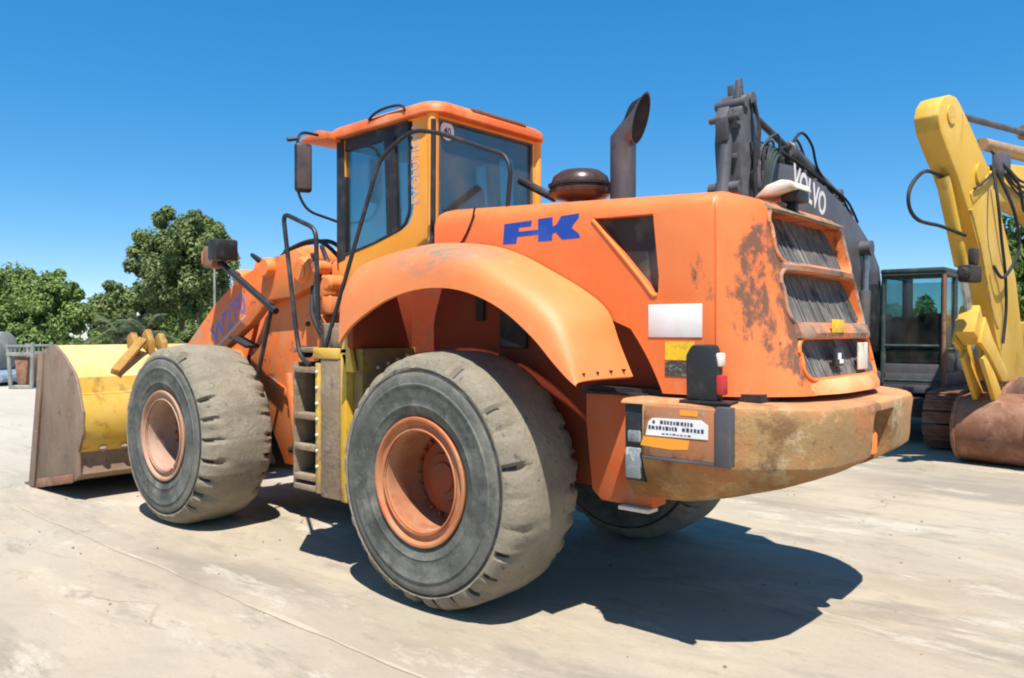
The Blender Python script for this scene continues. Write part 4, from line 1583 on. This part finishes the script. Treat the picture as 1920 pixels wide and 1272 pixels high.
# stick
g = G()
g.prism([(5.26, 4.96), (5.04, 5.00), (4.88, 4.70), (4.74, 4.25), (4.70, 3.72), (4.60, 2.4), (4.50, 1.05), (4.78, 1.02), (5.05, 2.3), (5.34, 3.55), (5.45, 4.3), (5.40, 4.75)], 'Y', -.44, -.08, .02)
st = g.out('stick', 'grey_dark', exb)
g = G()
for z_, u_ in ((4.45, 4.80), (4.05, 4.72), (3.7, 4.70), (4.5, 5.44), (4.1, 5.43)):
    g.box((u_ - .03, -.40, z_), (u_ + .03, -.12, z_ + .07), .01)
g.each('weld_bracket', 'slate', exb)
for k in range(4):
    g = G()
    g.tube([(5.14 + .02 * k, -.05 + .02 * k, 4.86), (5.02 + .06 * k, .0 + .02 * k, 4.55), (5.06 + .07 * k, -.02 + .02 * k, 4.1), (5.0 + .08 * k, -.03 + .02 * k, 3.6), (4.95 + .05 * k, -.04, 3.0)], .018, 6, curve=True)
    g.out('hydraulic_hose', 'rubber_black', exb)
g = G()
for z, u, r in ((4.92, 5.10, .10), (4.84, 5.32, .07), (3.95, 4.92, .13), (3.72, 5.50, .08), (4.62, 5.50, .05)):
    g.lathe([(r * .4, -.02), (r, -.02), (r, .40), (r * .4, .40)], (u, -.45, z), 'Y', 16)
g.each('pivot_pin', 'grey_dark', exb)
g = G()
g.prism([(4.95, 4.95), (5.10, 4.92), (5.12, 5.16), (5.04, 5.20)], 'Y', -.42, -.36, .01)
g.prism([(5.16, 4.92), (5.34, 4.88), (5.30, 5.16), (5.22, 5.20)], 'Y', -.22, -.15, .01)
g.prism([(5.42, 4.35), (5.56, 4.32), (5.60, 4.62), (5.50, 4.78)], 'Y', -.36, -.2, .01)
g.each('stick_bracket', 'grey_dark', exb)
# arm cylinder
g = G()
g.tube([(1.55, -.25, 4.14), (3.45, -.25, 4.58)], .11, 14)
g.lathe([(.12, 0), (.135, .02), (.135, .12), (.11, .14)], (3.35, -.25, 4.555), 'X', 16)
ac = g.out('arm_cylinder', 'grey_dark', exb)
g = G()
g.tube([(3.4, -.25, 4.57), (5.05, -.25, 4.90)], .052, 12)
g.out('cylinder_rod', 'stack', ac)
g = G()
g.tube([(4.35, -.24, 3.9), (5.45, -.24, 4.7)], .05, 8)
for y in (-.38, -.14):
    g.prism([(1.35, 3.86), (1.75, 3.96), (1.62, 4.22), (1.48, 4.22)], 'Y', y, y + .04, .006)
g.each('cylinder_bracket', 'grey_dark', exb)
# bucket cylinder lying on the front of the stick, clamps
g = G()
g.tube([(5.40, -.26, 4.62), (5.60, -.26, 3.55)], .085, 14)
g.tube([(5.60, -.26, 3.55), (5.55, -.26, 2.6)], .05, 10)
g.out('bucket_cylinder', 'grey_dark', exb)
g = G()     # bucket curled below the stick, mostly hidden
g.prism([(4.5, 1.1), (4.85, 1.1), (5.3, .75), (5.35, .25), (4.9, .0), (4.3, .02), (4.25, .08), (4.85, .12), (5.15, .35), (5.05, .65), (4.6, .9)], 'Y', -.85, .35, .01)
g.out('digging_bucket', 'rust', exb)
# hoses over the boom and stick
rnd = random.Random(11)
for k in range(7):
    y = -.44 + .07 * k
    lift = rnd.uniform(.05, .16)
    pts = [(1.0, y, 3.72), (1.5, y, 3.86 + .10 + lift * .6), (2.2, y, 4.06 + lift), (3.0, y, 4.18 + lift * .8), (3.9, y, 4.27 + lift), (4.6, y, 4.30 + lift), (4.95, y + .05, 4.25), (5.0, y + .06, 4.0)]
    g = G()
    g.tube(pts, .022, 6, curve=True)
    g.out('hydraulic_hose', 'rubber_black', exb)
for k in range(4):
    g = G()
    y = -.02 + .03 * k
    g.tube([(4.35 + .05 * k, y, 4.2), (4.75, y + .06, 4.36 - .05 * k), (4.92, y + .05, 3.9), (4.85 + .05 * k, y, 3.3), (4.75, y, 2.7)], .02, 6, curve=True)
    g.out('hydraulic_hose', 'green_grey', exb)
g = G()     # loop above the arm cylinder
g.tube([(3.5, -.2, 4.60), (3.2, -.15, 4.85), (2.85, -.12, 4.72), (2.6, -.12, 4.40), (2.0, -.1, 4.10)], .022, 6, curve=True)
g.tube([(3.3, -.3, 4.62), (3.0, -.3, 4.80), (2.7, -.3, 4.62), (2.4, -.3, 4.32)], .022, 6, curve=True)
g.out('hose_loop', 'rubber_black', exb)
rnd = random.Random(19)
for k in range(9):
    g = G()
    y = rnd.uniform(-.42, .06)
    u0 = rnd.uniform(3.6, 4.5)
    g.tube([(u0, y, 4.22), (u0 + .2, y + .05, 4.38 + rnd.uniform(0, .18)), (u0 + .55, y + rnd.uniform(-.05, .1), 4.30 + rnd.uniform(-.1, .15)), (u0 + .75, y, 3.95 + rnd.uniform(-.2, .2)), (u0 + .85, y - .04, 4.35)], rnd.uniform(.014, .022), 6, curve=True)
    g.out('hydraulic_hose', rnd.choice(('rubber_black', 'green_grey', 'grey_dark')), exb)
g = G()
for k in range(8):
    u = 1.1 + .42 * k
    zt = 3.74 + .25 * (u - 1.0) - .028 * (u - 1) ** 2 * 1.2
    g.box((u, -.40, zt + .02), (u + .07, -.06, zt + .10 + rnd.uniform(0, .07)), .01)
g.each('hose_clamp', 'grey_dark', exb)
# cab
ecab = empty('cab', (-.8, .6, .75), 0, exb)
def E(o):
    o.matrix_parent_inverse = Matrix.Translation((.8, -.6, -.75))
    return o
x0, x1, y0, y1, z0, z1 = -1.75, 0., .10, 1.07, .95, 2.90
g = G()
g.box((x0, y0, .78), (x1, y1, z0), .02)
g.prism([(x0, z0), (x1, z0), (x1, z0 + .22), (x0, z0 + .30)], 'Y', y0, y0 + .04)
g.box((x1 - .06, y0 + .02, z0 - .02), (x1 - .004, y1 - .02, z0 + .34), .015)
g.box((x0, y0 - .005, z0 + .22), (x0 + .5, y0 + .03, z1 - .05), .006)
g.box((x0, y1 - .03, z0), (x1 - .03, y1 + .004, z0 + .62), .006)
E(g.out('cab_base', 'grey_dark', ecab))
g = G()
for (x, y) in ((x1, y0), (x1, y1), (x0, y0), (x0, y1), (-.85, y1)):
    g.tube([(x - .03, y, z0), (x - .03 - (.05 if x == x1 else 0), y, z1)], .045, 8)
for y in (y0, y1):
    g.tube([(x0, y, z1 - .04), (x1 - .05, y, z1 - .04)], .045, 8)
    g.tube([(x1 - .03, y, z0 + .6), (x0, y, z0 + .6)], .03, 8)
for z in (z0 + .05, z1 - .04):
    g.tube([(x1 - .04, y0, z), (x1 - .04, y1, z)], .05, 8)
g.tube([(x1 - .03, y0, z0 + .66), (x1 - .03, y1, z0 + .66)], .025, 8)
E(g.out('cab_frame', 'green_grey', ecab))
g = G()
g.tube([(x1 + .03, y1 + .02, z0 - .1), (x1 - .01, y1 + .02, z1 - .05)], .034, 8)
E(g.out('grab_rail', 'rust', ecab))
g = G()
rg = []
g.box((x0 - .05, y0 - .04, z1 - .02), (x1 + .02, y1 + .04, z1 + .07), .03)
E(g.out('cab_roof', 'green_grey', ecab))
g = G()
g.box((x1 - .045, y0 + .04, z0 + .06), (x1 - .038, y1 - .04, z1 - .06))
E(g.out('front_window', 'glass_exc', ecab))
for nm, y in (('side_window', y1 - .01), ('side_window', y0 + .01)):
    g = G()
    g.box((x0 + .05, y - .003, z0 + .62), (x1 - .06, y + .003, z1 - .06))
    E(g.out(nm, 'glass_exc', ecab))
g = G()
g.box((x0 + .03, y0 + .05, z0 + .75), (x0 + .036, y1 - .05, z1 - .1))
E(g.out('rear_window', 'glass_exc', ecab))
g = G()
g.box((-1.35, .35, 1.35), (-.80, .85, 1.50), .04)
g.box((-1.45, .35, 1.45), (-1.30, .85, 2.20), .04)
g.box((-1.3, .4, .95), (-.85, .8, 1.36), .03)
g.box((-.55, .18, .95), (-.15, .95, 1.36), .04)
g.box((-.5, .18, 1.3), (-.3, .32, 1.62), .03)
E(g.out('seat_and_console', 'seat', ecab))
g = G()
g.box((-.012, .45, z0 - .12), (.012, .62, z0 - .05), .004)
g.lathe([(.03, 0), (.045, .02), (.0, .03)], (.0, .85, z0 - .10), 'X', 12)
g.each('front_fitting', 'black', ecab, fix=E)
g = G()
g.box((x1 - .03, .62, .60), (x1 + .10, 1.16, .72), .01)
g.out('cab_step', 'grey_dark', exb)

# ================================================================== YELLOW EXCAVATOR (right edge)
exy = empty('crawler_excavator', (-1.73, -7.2, 0), R(80.6))
tag(exy, 'yellow excavator at the right edge with its stick hanging and rusty bucket on the ground', 'excavator')
# local x = heading, y = 0 is the side that faces the loader's camera side
stick = [(1.56, 4.52), (1.50, 4.66), (1.38, 4.77), (1.20, 4.83), (1.02, 4.83), (.90, 4.77), (.62, 4.58), (.30, 4.34), (-.16, 3.98), (-.62, 3.32), (-1.07, 2.64), (-1.42, 1.60), (-1.50, 1.22), (-1.20, 1.05), (-.82, 1.16), (-.38, 1.73), (.20, 2.87), (.62, 3.44), (.98, 3.86), (1.30, 4.14), (1.50, 4.34)]
g = G()
g.prism(stick, 'Y', -.30, 0., .02)
ys_ = g.out('stick', 'exc_yellow', exy)
g = G()     # reinforcing band across the stick
g.prism([(.60, 3.66), (.50, 3.54), (-.26, 3.95), (-.16, 4.06)], 'Y', -.31, .015, .006)
g.out('band', 'exc_yellow', ys_)
g = G()
g.lathe([(.03, 0), (.12, 0), (.12, .34), (.03, .34)], (1.20, -.32, 4.58), 'Y', 20)
g.lathe([(.04, 0), (.14, 0), (.14, .36), (.04, .36)], (.30, -.33, 3.95), 'Y', 20)
g.each('pin_boss', 'exc_yellow', exy)
# boom goes back to the machine
byo = [(.30, 4.04), (.05, 4.10), (-.8, 4.24), (-2.2, 4.36), (-3.4, 4.15), (-4.9, 3.0), (-5.75, 1.75), (-5.45, 1.40), (-4.9, 1.60), (-4.0, 2.70), (-3.0, 3.40), (-2.2, 3.66), (-.9, 3.70), (.10, 3.60), (.42, 3.80)]
g = G()
g.prism(byo, 'Y', -.42, -.03, .02)
g.out('boom', 'exc_yellow', exy)
g = G()
g.tube([(1.0, -.15, 4.68), (-1.9, -.15, 4.86)], .045, 12)
rod = g.out('arm_rod', 'grey_dark', exy)
g = G()
g.tube([(-1.8, -.15, 4.86), (-3.4, -.15, 4.98)], .11, 14)
g.tube([(-.25, -.16, 4.46), (-1.2, -.16, 4.50), (-2.6, -.16, 4.58)], [.085, .11], 14)
g.each('arm_cylinder', 'cyl_mud', exy)
for k in range(4):
    g = G()
    g.tube([(-.05 - .08 * k, .02 + .02 * k, 4.30 - .03 * k), (-.5, .05, 4.16 - .05 * k), (-1.1, .04, 4.02 - .07 * k), (-1.8, .03, 4.06 - .06 * k), (-2.6, .02, 4.10)], .018, 6, curve=True)
    g.out('hydraulic_hose', 'rubber_black', exy)
# bucket cylinder in front of the stick, link and guard
g = G()
g.tube([(1.06, -.15, 3.85), (.46, -.15, 2.75)], .085, 14)
g.out('bucket_cylinder', 'exc_yellow', exy)
g = G()
g.tube([(.48, -.15, 2.80), (.06, -.15, 1.85)], .05, 12)
g.out('cylinder_rod', 'chrome', exy)
g = G()
for yo in (-.34, -.02):
    g.prism([(.28, 1.72), (.12, 2.06), (-.14, 1.78), (-.66, 1.32), (-.70, 1.16), (-.50, 1.18), (-.02, 1.55)], 'Y', yo, yo + .05, .008)
g.prism([(.40, 1.86), (.20, 2.22), (-.02, 1.85), (.10, 1.68)], 'Y', -.26, -.01, .01)
g.each('bucket_link', 'exc_yellow', exy)
g = G()
for yo in (-.30, -.06):
    g.prism([(.0, 1.62), (.12, 1.50), (-.42, .80), (-.70, .78), (-.60, .98)], 'Y', yo, yo + .06, .01)
g.each('bucket_rod_link', 'exc_yellow', exy)
# bucket: curled shell, side plates, teeth
def arc(cx, cz, r, a0, a1, n):
    return [(cx + r * math.cos(R(a0 + (a1 - a0) * i / n)), cz + r * math.sin(R(a0 + (a1 - a0) * i / n))) for i in range(n + 1)]
yb0, yb1 = -.48, .46
BR = .50
shell = arc(-.62, .50, BR, 120, -115, 16) + [(-1.35, .02), (-1.75, .10)]
inner = arc(-.62, .50, BR - .05, 120, -115, 16) + [(-1.35, .07), (-1.74, .13)]
bk = empty('bucket', (-.2, -.25, 0), 0, exy)
def K(o):
    o.matrix_parent_inverse = Matrix.Translation((.2, .25, 0))
    return o
g = G()
rows = []
for y in [yb0 + (yb1 - yb0) * i / 10 for i in range(11)]:
    rows.append([(x, y, max(z, .012)) for x, z in shell] + [(x, y, max(z, .05)) for x, z in inner[::-1]])
g.rings(rows)
K(g.out('bucket_shell', 'rust', bk))
for yo in (yb0, yb1):
    g = G()
    sp = [(x, max(z, .012)) for x, z in arc(-.62, .50, BR + .03, 120, -115, 16)] + [(-1.35, .02), (-1.75, .10), (-1.55, .70), (-1.1, .95)]
    g.prism(sp, 'Y', yo - .025, yo + .025, .006)
    K(g.out('side_plate', 'rust', bk))
for yo in (-.38, .02):
    g = G()
    g.prism([(-1.25, .85), (-1.35, 1.20), (-1.08, 1.22), (-.60, 1.08), (-.45, .90), (-.7, .93)], 'Y', yo - .03, yo + .03, .008)
    K(g.out('bucket_ear', 'rust', bk))
for k in range(5):
    g = G()
    y = yb0 + .12 + k * (yb1 - yb0 - .24) / 4
    g.prism([(-1.75, .04), (-2.1, .07), (-2.1, .10), (-1.75, .19)], 'Y', y - .05, y + .05, .01)
    K(g.out('tooth', 'steel_worn', bk))
# hoses and pipes
for pts, r, m in (([(1.05, -.15, 3.84), (1.56, -.15, 3.85), (1.95, -.15, 3.62), (2.00, -.15, 3.38), (1.74, -.15, 3.23), (1.17, -.12, 3.20), (.60, -.05, 3.12)], .024, 'rubber_black'),
                  ([(-.05, .10, 4.0), (-.30, .22, 3.5), (-.55, .20, 3.0), (-.25, .12, 2.6), (-.05, .06, 2.75)], .022, 'rubber_black'),
                  ([(.00, .06, 4.1), (.10, .16, 3.6), (-.10, .14, 3.1), (-.35, .1, 2.7), (-.55, .05, 2.2), (-.50, .03, 1.7)], .02, 'rubber_black'),
                  ([(-.2, .06, 4.2), (-.5, .2, 3.9), (-.8, .18, 3.55), (-1.2, .1, 3.7), (-1.8, .05, 3.9)], .02, 'rubber_black'),
                  ([(.55, .04, 3.72), (.25, .06, 3.86), (-.1, .06, 4.05), (-.25, .05, 4.2)], .018, 'dark_gap'),
                  ([(.60, .02, 3.45), (.35, .05, 2.95), (-.05, .05, 2.15), (-.25, .05, 1.9)], .018, 'yellow_mud')):
    g = G()
    g.tube(pts, r, 8, curve=True)
    g.out('hydraulic_hose', m, exy)
g = G()
g.box((.48, -.05, 2.5), (.85, .12, 2.72), .03)
g.box((.52, .0, 2.72), (.66, .10, 2.95), .03)
g.lathe([(.05, 0), (.07, .02), (.07, .12), (.05, .14)], (.82, .05, 2.62), 'X', 10)
g.out('valve_block', 'dark_gap', exy)
g = G()
g.box((-.42, .0, 4.02), (-.12, .10, 4.30), .03)
g.box((-.62, .0, 4.12), (-.40, .08, 4.32), .02)
g.out('valve_block', 'slate', exy)
# the machine itself stands outside the picture
excavator_tracks(exy, -6.9, 2.3, (1.05, -1.55), .6, .9)
g = G()
g.box((-8.6, -1.2, .45), (-5.3, .8, .75), .03)
g.lathe([(.75, 0), (.75, .22)], (-6.8, -.25, .72), 'Z', 28)
g.out('undercarriage', 'dark_gap', exy)
g = G()
g.box((-9.6, -1.65, .95), (-5.6, 1.15, 1.25), .03)
g.box((-9.9, -1.65, 1.25), (-7.4, 1.15, 2.25), .12)
g.box((-7.4, -1.65, 1.25), (-5.7, -.62, 2.05), .06)
g.out('upper_structure', 'exc_yellow', exy)
g = G()
g.prism([(-7.35, 1.25), (-5.5, 1.25), (-5.45, 1.9), (-5.75, 2.95), (-7.3, 2.98)], 'Y', .15, 1.14, .03)
g.out('cab', 'glass_exc', exy)
g = G()
for y in (.15, 1.14):
    q = [(-7.35, y, 1.25), (-5.5, y, 1.25), (-5.45, y, 1.9), (-5.75, y, 2.95), (-7.3, y, 2.98)]
    g.tube(q + [q[0]], .05, 8)
g.box((-7.4, .1, 2.95), (-5.7, 1.2, 3.05), .03)
g.out('cab_frame', 'exc_yellow', exy)

# ================================================================== YARD EDGE, LEFT
# far parked truck and a steel bin
CAM = Vector((-3.95, 5.164, 0))
FWD = Vector((.6542, -.7563, 0))
RGT = Vector((-.7563, -.6542, 0))
def spot(D, s):      # D metres out from the yard's south corner, s metres across
    p = CAM + FWD * D + RGT * s
    return (p.x, p.y, 0)
t = empty('parked_truck', spot(28, -18.9), R(-139.1))
tag(t, 'pale grey tank truck with blue-grey flat front, at the far left edge', 'truck')
g = G()
g.lathe([(.0, -2.4), (.5, -2.38), (.72, -2.25), (.75, 0), (.72, 2.25), (.5, 2.38), (0, 2.4)], (-1.2, .2, 1.12), 'X', 28, cap=False)
g.out('tank', 'truck_grey', t)
g = G()
g.prism([(-3.6, .12), (1.75, .12), (1.85, .22), (1.80, .40), (1.2, .50), (-3.6, .50)], 'Y', -1.2, 1.1, .04)
g.out('deck', 'truck_blue', t)
g = G()
for x in (-2.4, .2):
    for y in (-1.0, .85):
        g.lathe([(.1, 0), (.32, 0), (.34, .03), (.34, .24), (.32, .27), (.1, .27)], (x, y, .34), 'Y', 20)
g.each('truck_wheel', 'rubber_black', t)
b = empty('steel_bin', spot(26.2, -15.8), R(-139.1))
g = G()
g.prism([(-.20, 1.02), (.24, 1.02), (.16, .12), (-.10, .12)], 'Y', -.5, .5, .02)
g.out('bin_body', 'rust', b)
g = G()
for y in (-.52, .52):
    g.tube([(-.36, y, 1.0), (-.42, y, 1.46)], .045, 8)
    g.tube([(-.30, y, 0), (-.36, y, 1.0)], .06, 8)
    g.tube([(.36, y, 0), (.42, y, 1.50)], .06, 8)
    g.box((-.46, y - .04, 1.34), (.46, y + .04, 1.42), .01)
    g.box((-.42, y - .05, 1.06), (.42, y + .05, 1.18), .01)
    g.box((-.34, y - .05, .0), (.40, y + .05, .10), .01)
    for k in range(5):
        g.box((-.30 + .14 * k, y - .015, 1.18), (-.27 + .14 * k, y + .015, 1.34))
g.each('bin_frame', 'truck_grey', b)
tag(b, 'rusty brown hopper bin in a grey frame beside the loader bucket', 'bin')
# lamp post
g = G()
pp = spot(30, -11.15)
g.tube([(pp[0], pp[1], 0), (pp[0], pp[1], 4.3)], [.05, .04], 8)
lp = g.out('pole', 'truck_grey')
tag(lp, 'thin pale pole in front of the tall pine behind the headlamps', 'pole')

# ---------------------------------------------------------------- trees
def leaves(rnd, clumps, per, size, lean=0.):
    V, F = [], []
    for (c, r) in clumps:
        for _ in range(per):
            d = Vector((rnd.gauss(0, 1), rnd.gauss(0, 1), rnd.gauss(0, 1))).normalized()
            p = Vector(c) + d * r * (rnd.random() ** .45) * Vector((1, 1, .8)).length / 1.62
            s = size * rnd.uniform(.55, 1.25)
            a = Vector((rnd.gauss(0, 1), rnd.gauss(0, 1), rnd.gauss(0, .6))).normalized()
            n = (d + Vector((0, 0, .5)) + Vector((rnd.gauss(0, .6), rnd.gauss(0, .6), rnd.gauss(0, .6)))).normalized()
            u = a.cross(n)
            if u.length < .1:
                continue
            u.normalize()
            w = n.cross(u)
            i = len(V)
            V += [p - u * s, p + w * s * .45, p + u * s, p - w * s * .45]
            F.append((i, i + 1, i + 2, i + 3))
    me = bpy.data.meshes.new('leaves')
    me.from_pydata([tuple(v) for v in V], [], F)
    return me

def tree(name, label, loc, h, rx, base, seed, leaf, n=70, per=200, size=.16, shape='round', group='trees along the yard edge', cl=.42):
    rnd = random.Random(seed)
    root = empty(name, loc)
    tag(root, label, 'tree', group)
    cz, rz = (h + base) / 2, (h - base) / 2
    clumps = []
    for _ in range(n):
        d = Vector((rnd.gauss(0, 1), rnd.gauss(0, 1), rnd.gauss(0, 1))).normalized() * (rnd.random() ** .35)
        k = 1.
        if shape == 'cone':
            k = max(.18, 1. - .62 * max(0, d.z)) * (1 if d.z > -.5 else .8)
        if shape == 'egg':
            k = max(.35, 1.05 - .45 * max(0, d.z))
        r = rnd.uniform(.5, 1.15) * cl * min(rx, rz)
        clumps.append(((d.x * rx * k * .88, d.y * rx * k * .88, cz + d.z * rz * .86), r))
    for _ in range(n // 5):     # stray sprays that break the outline
        d = Vector((rnd.gauss(0, 1), rnd.gauss(0, 1), abs(rnd.gauss(0, .9)))).normalized()
        k = max(.25, 1. - .55 * max(0, d.z)) if shape == 'cone' else 1.
        clumps.append(((d.x * rx * k * 1.02, d.y * rx * k * 1.02, cz + d.z * rz * 1.0), .16 * min(rx, rz)))
    link('crown', leaves(rnd, clumps, per, size), root, [leaf])
    g = G()
    g.tube([(0, 0, -.1), (.08, .05, base * .6 + .4), (-.05, .1, cz), (.05, 0, h * .86)], [.045 * h * .5, .02 * h * .25], 8)
    for c, r in clumps[:14]:
        z0_ = min(max(base * .7, c[2] - .28 * rx), h * .8)
        g.tube([(0, .05, z0_), (c[0] * .5, c[1] * .5, (z0_ + c[2]) / 2 + .1), c], [.05 + .006 * h, .02], 5)
    g.out('trunk', 'bark', root)
    return root

# big pine
tree('pine_tree', 'tallest dark round-headed pine behind the front of the loader', spot(38, -15.6), 7.6, 2.25, 1.9, 21, 'leaf_b', 130, 380, .12, 'egg', cl=.31)
# left group
tree('broadleaf_tree', 'bushy green tree with pointed tops, right one of the left clump above the bucket', spot(37, -21.3), 4.75, 1.7, .2, 31, 'leaf_a', 60, 420, .115, 'cone', cl=.36)
tree('broadleaf_tree', 'broad green tree in the middle of the left clump', spot(38, -23.6), 5.1, 1.9, .2, 32, 'leaf_a', 70, 420, .115, 'cone', cl=.36)
tree('broadleaf_tree', 'green tree cut by the left edge of the picture', spot(38, -25.9), 4.6, 1.9, .2, 33, 'leaf_a', 80, 400, .115, cl=.38)
tree('broadleaf_tree', 'lower green tree beyond the gap between the left clump and the pine', spot(42, -20.6), 4.35, 1.6, .2, 34, 'leaf_b', 60, 360, .115, cl=.38)
tree('broadleaf_tree', 'small tree left of the pine, behind the palm', spot(44, -18.9), 3.7, 1.5, .2, 35, 'leaf_a', 50, 360, .115, cl=.38)
tree('broadleaf_tree', 'dark tree low down behind the pine trunk', spot(43, -15.2), 3.1, 2.2, .1, 36, 'leaf_b', 50, 220, .16)
tree('broadleaf_tree', 'green tree far right, seen behind the yellow excavator', spot(32, 21.0), 7.4, 2.4, .4, 37, 'leaf_a', 75, 240, .18)
tree('broadleaf_tree', 'green tree behind the black excavator cab, glimpsed through its glass', spot(40, 20.6), 3.6, 2.2, .2, 38, 'leaf_a', 45, 200, .18)
# pale shrubs along the edge
for i, (D, s, h, rx, lab) in enumerate(((33, -20.2, 1.9, 1.2, 'low green shrub under the left clump of trees, leftmost'), (34, -18.0, 1.7, 1.2, 'low green shrub behind the bucket top edge'),
                                        (34, -13.1, 2.0, 1.2, 'dark shrub at the foot of the pine'), (36, -23.0, 1.7, 1.3, 'low shrub behind the rusty hopper bin'))):
    o = tree('shrub', lab, spot(D, s), h, rx, .0, 50 + i, 'leaf_b' if i in (2, 4) else 'leaf_a', 30, 200, .13, group='shrubs along the yard edge')
    o['category'] = 'shrub'
# palm with arching grey-green fronds
def palm(loc, label, seed):
    rnd = random.Random(seed)
    root = empty('palm_tree', loc)
    tag(root, label, 'tree', 'palms')
    g = G()
    g.tube([(0, 0, 0), (.03, .0, .9), (0, .03, 1.75)], [.24, .18], 10)
    g.out('trunk', 'bark', root)
    for k in range(26):
        a = 2 * math.pi * k / 26 + rnd.uniform(-.15, .15)
        el = rnd.uniform(.1, 1.35)
        Ln = rnd.uniform(1.6, 2.3)
        V, F = [], []
        dirh = Vector((math.cos(a), math.sin(a), 0))
        sd_ = Vector((-math.sin(a), math.cos(a), 0))
        NP = 22
        for i in range(NP):
            t = i / (NP - 1)
            c = Vector((0, 0, 1.70)) + dirh * Ln * math.cos(el) * t + Vector((0, 0, 1)) * (Ln * math.sin(el) * t - .75 * Ln * t * t * math.cos(el * .6))
            ll = .42 * math.sin(math.pi * min(1, .12 + .88 * t)) + .05
            for sg in (-1, 1):
                tip = c + sd_ * sg * ll + dirh * ll * .55 + Vector((0, 0, -.25 * ll))
                n = len(V)
                V += [c - dirh * .022, c + dirh * .022, tip]
                F.append((n, n + 1, n + 2))
        me = bpy.data.meshes.new('frond')
        me.from_pydata([tuple(v) for v in V], [], F)
        link('frond', me, root, ['leaf_c'])
palm(spot(31, -14.3), 'grey-green palm with arching fronds just above the bucket', 3)
palm(spot(33, -16.2), 'smaller grey-green palm left of the other, behind the bucket', 4)

# small debris on the yard
rnd = random.Random(77)
g = G()
for k in range(260):
    x = rnd.uniform(-4, 9)
    y = rnd.uniform(-5, 4)
    r = rnd.uniform(.004, .014)
    g.lathe([(0, -r * .3), (r, 0), (r * .7, r * .7), (0, r * .9)], (x, y, r * .2), 'Z', 5, cap=False)
o = g.out('gravel', 'mud')
o['kind'] = 'stuff'
o['label'] = 'scattered grit and pebbles on the concrete yard'
o['category'] = 'gravel'
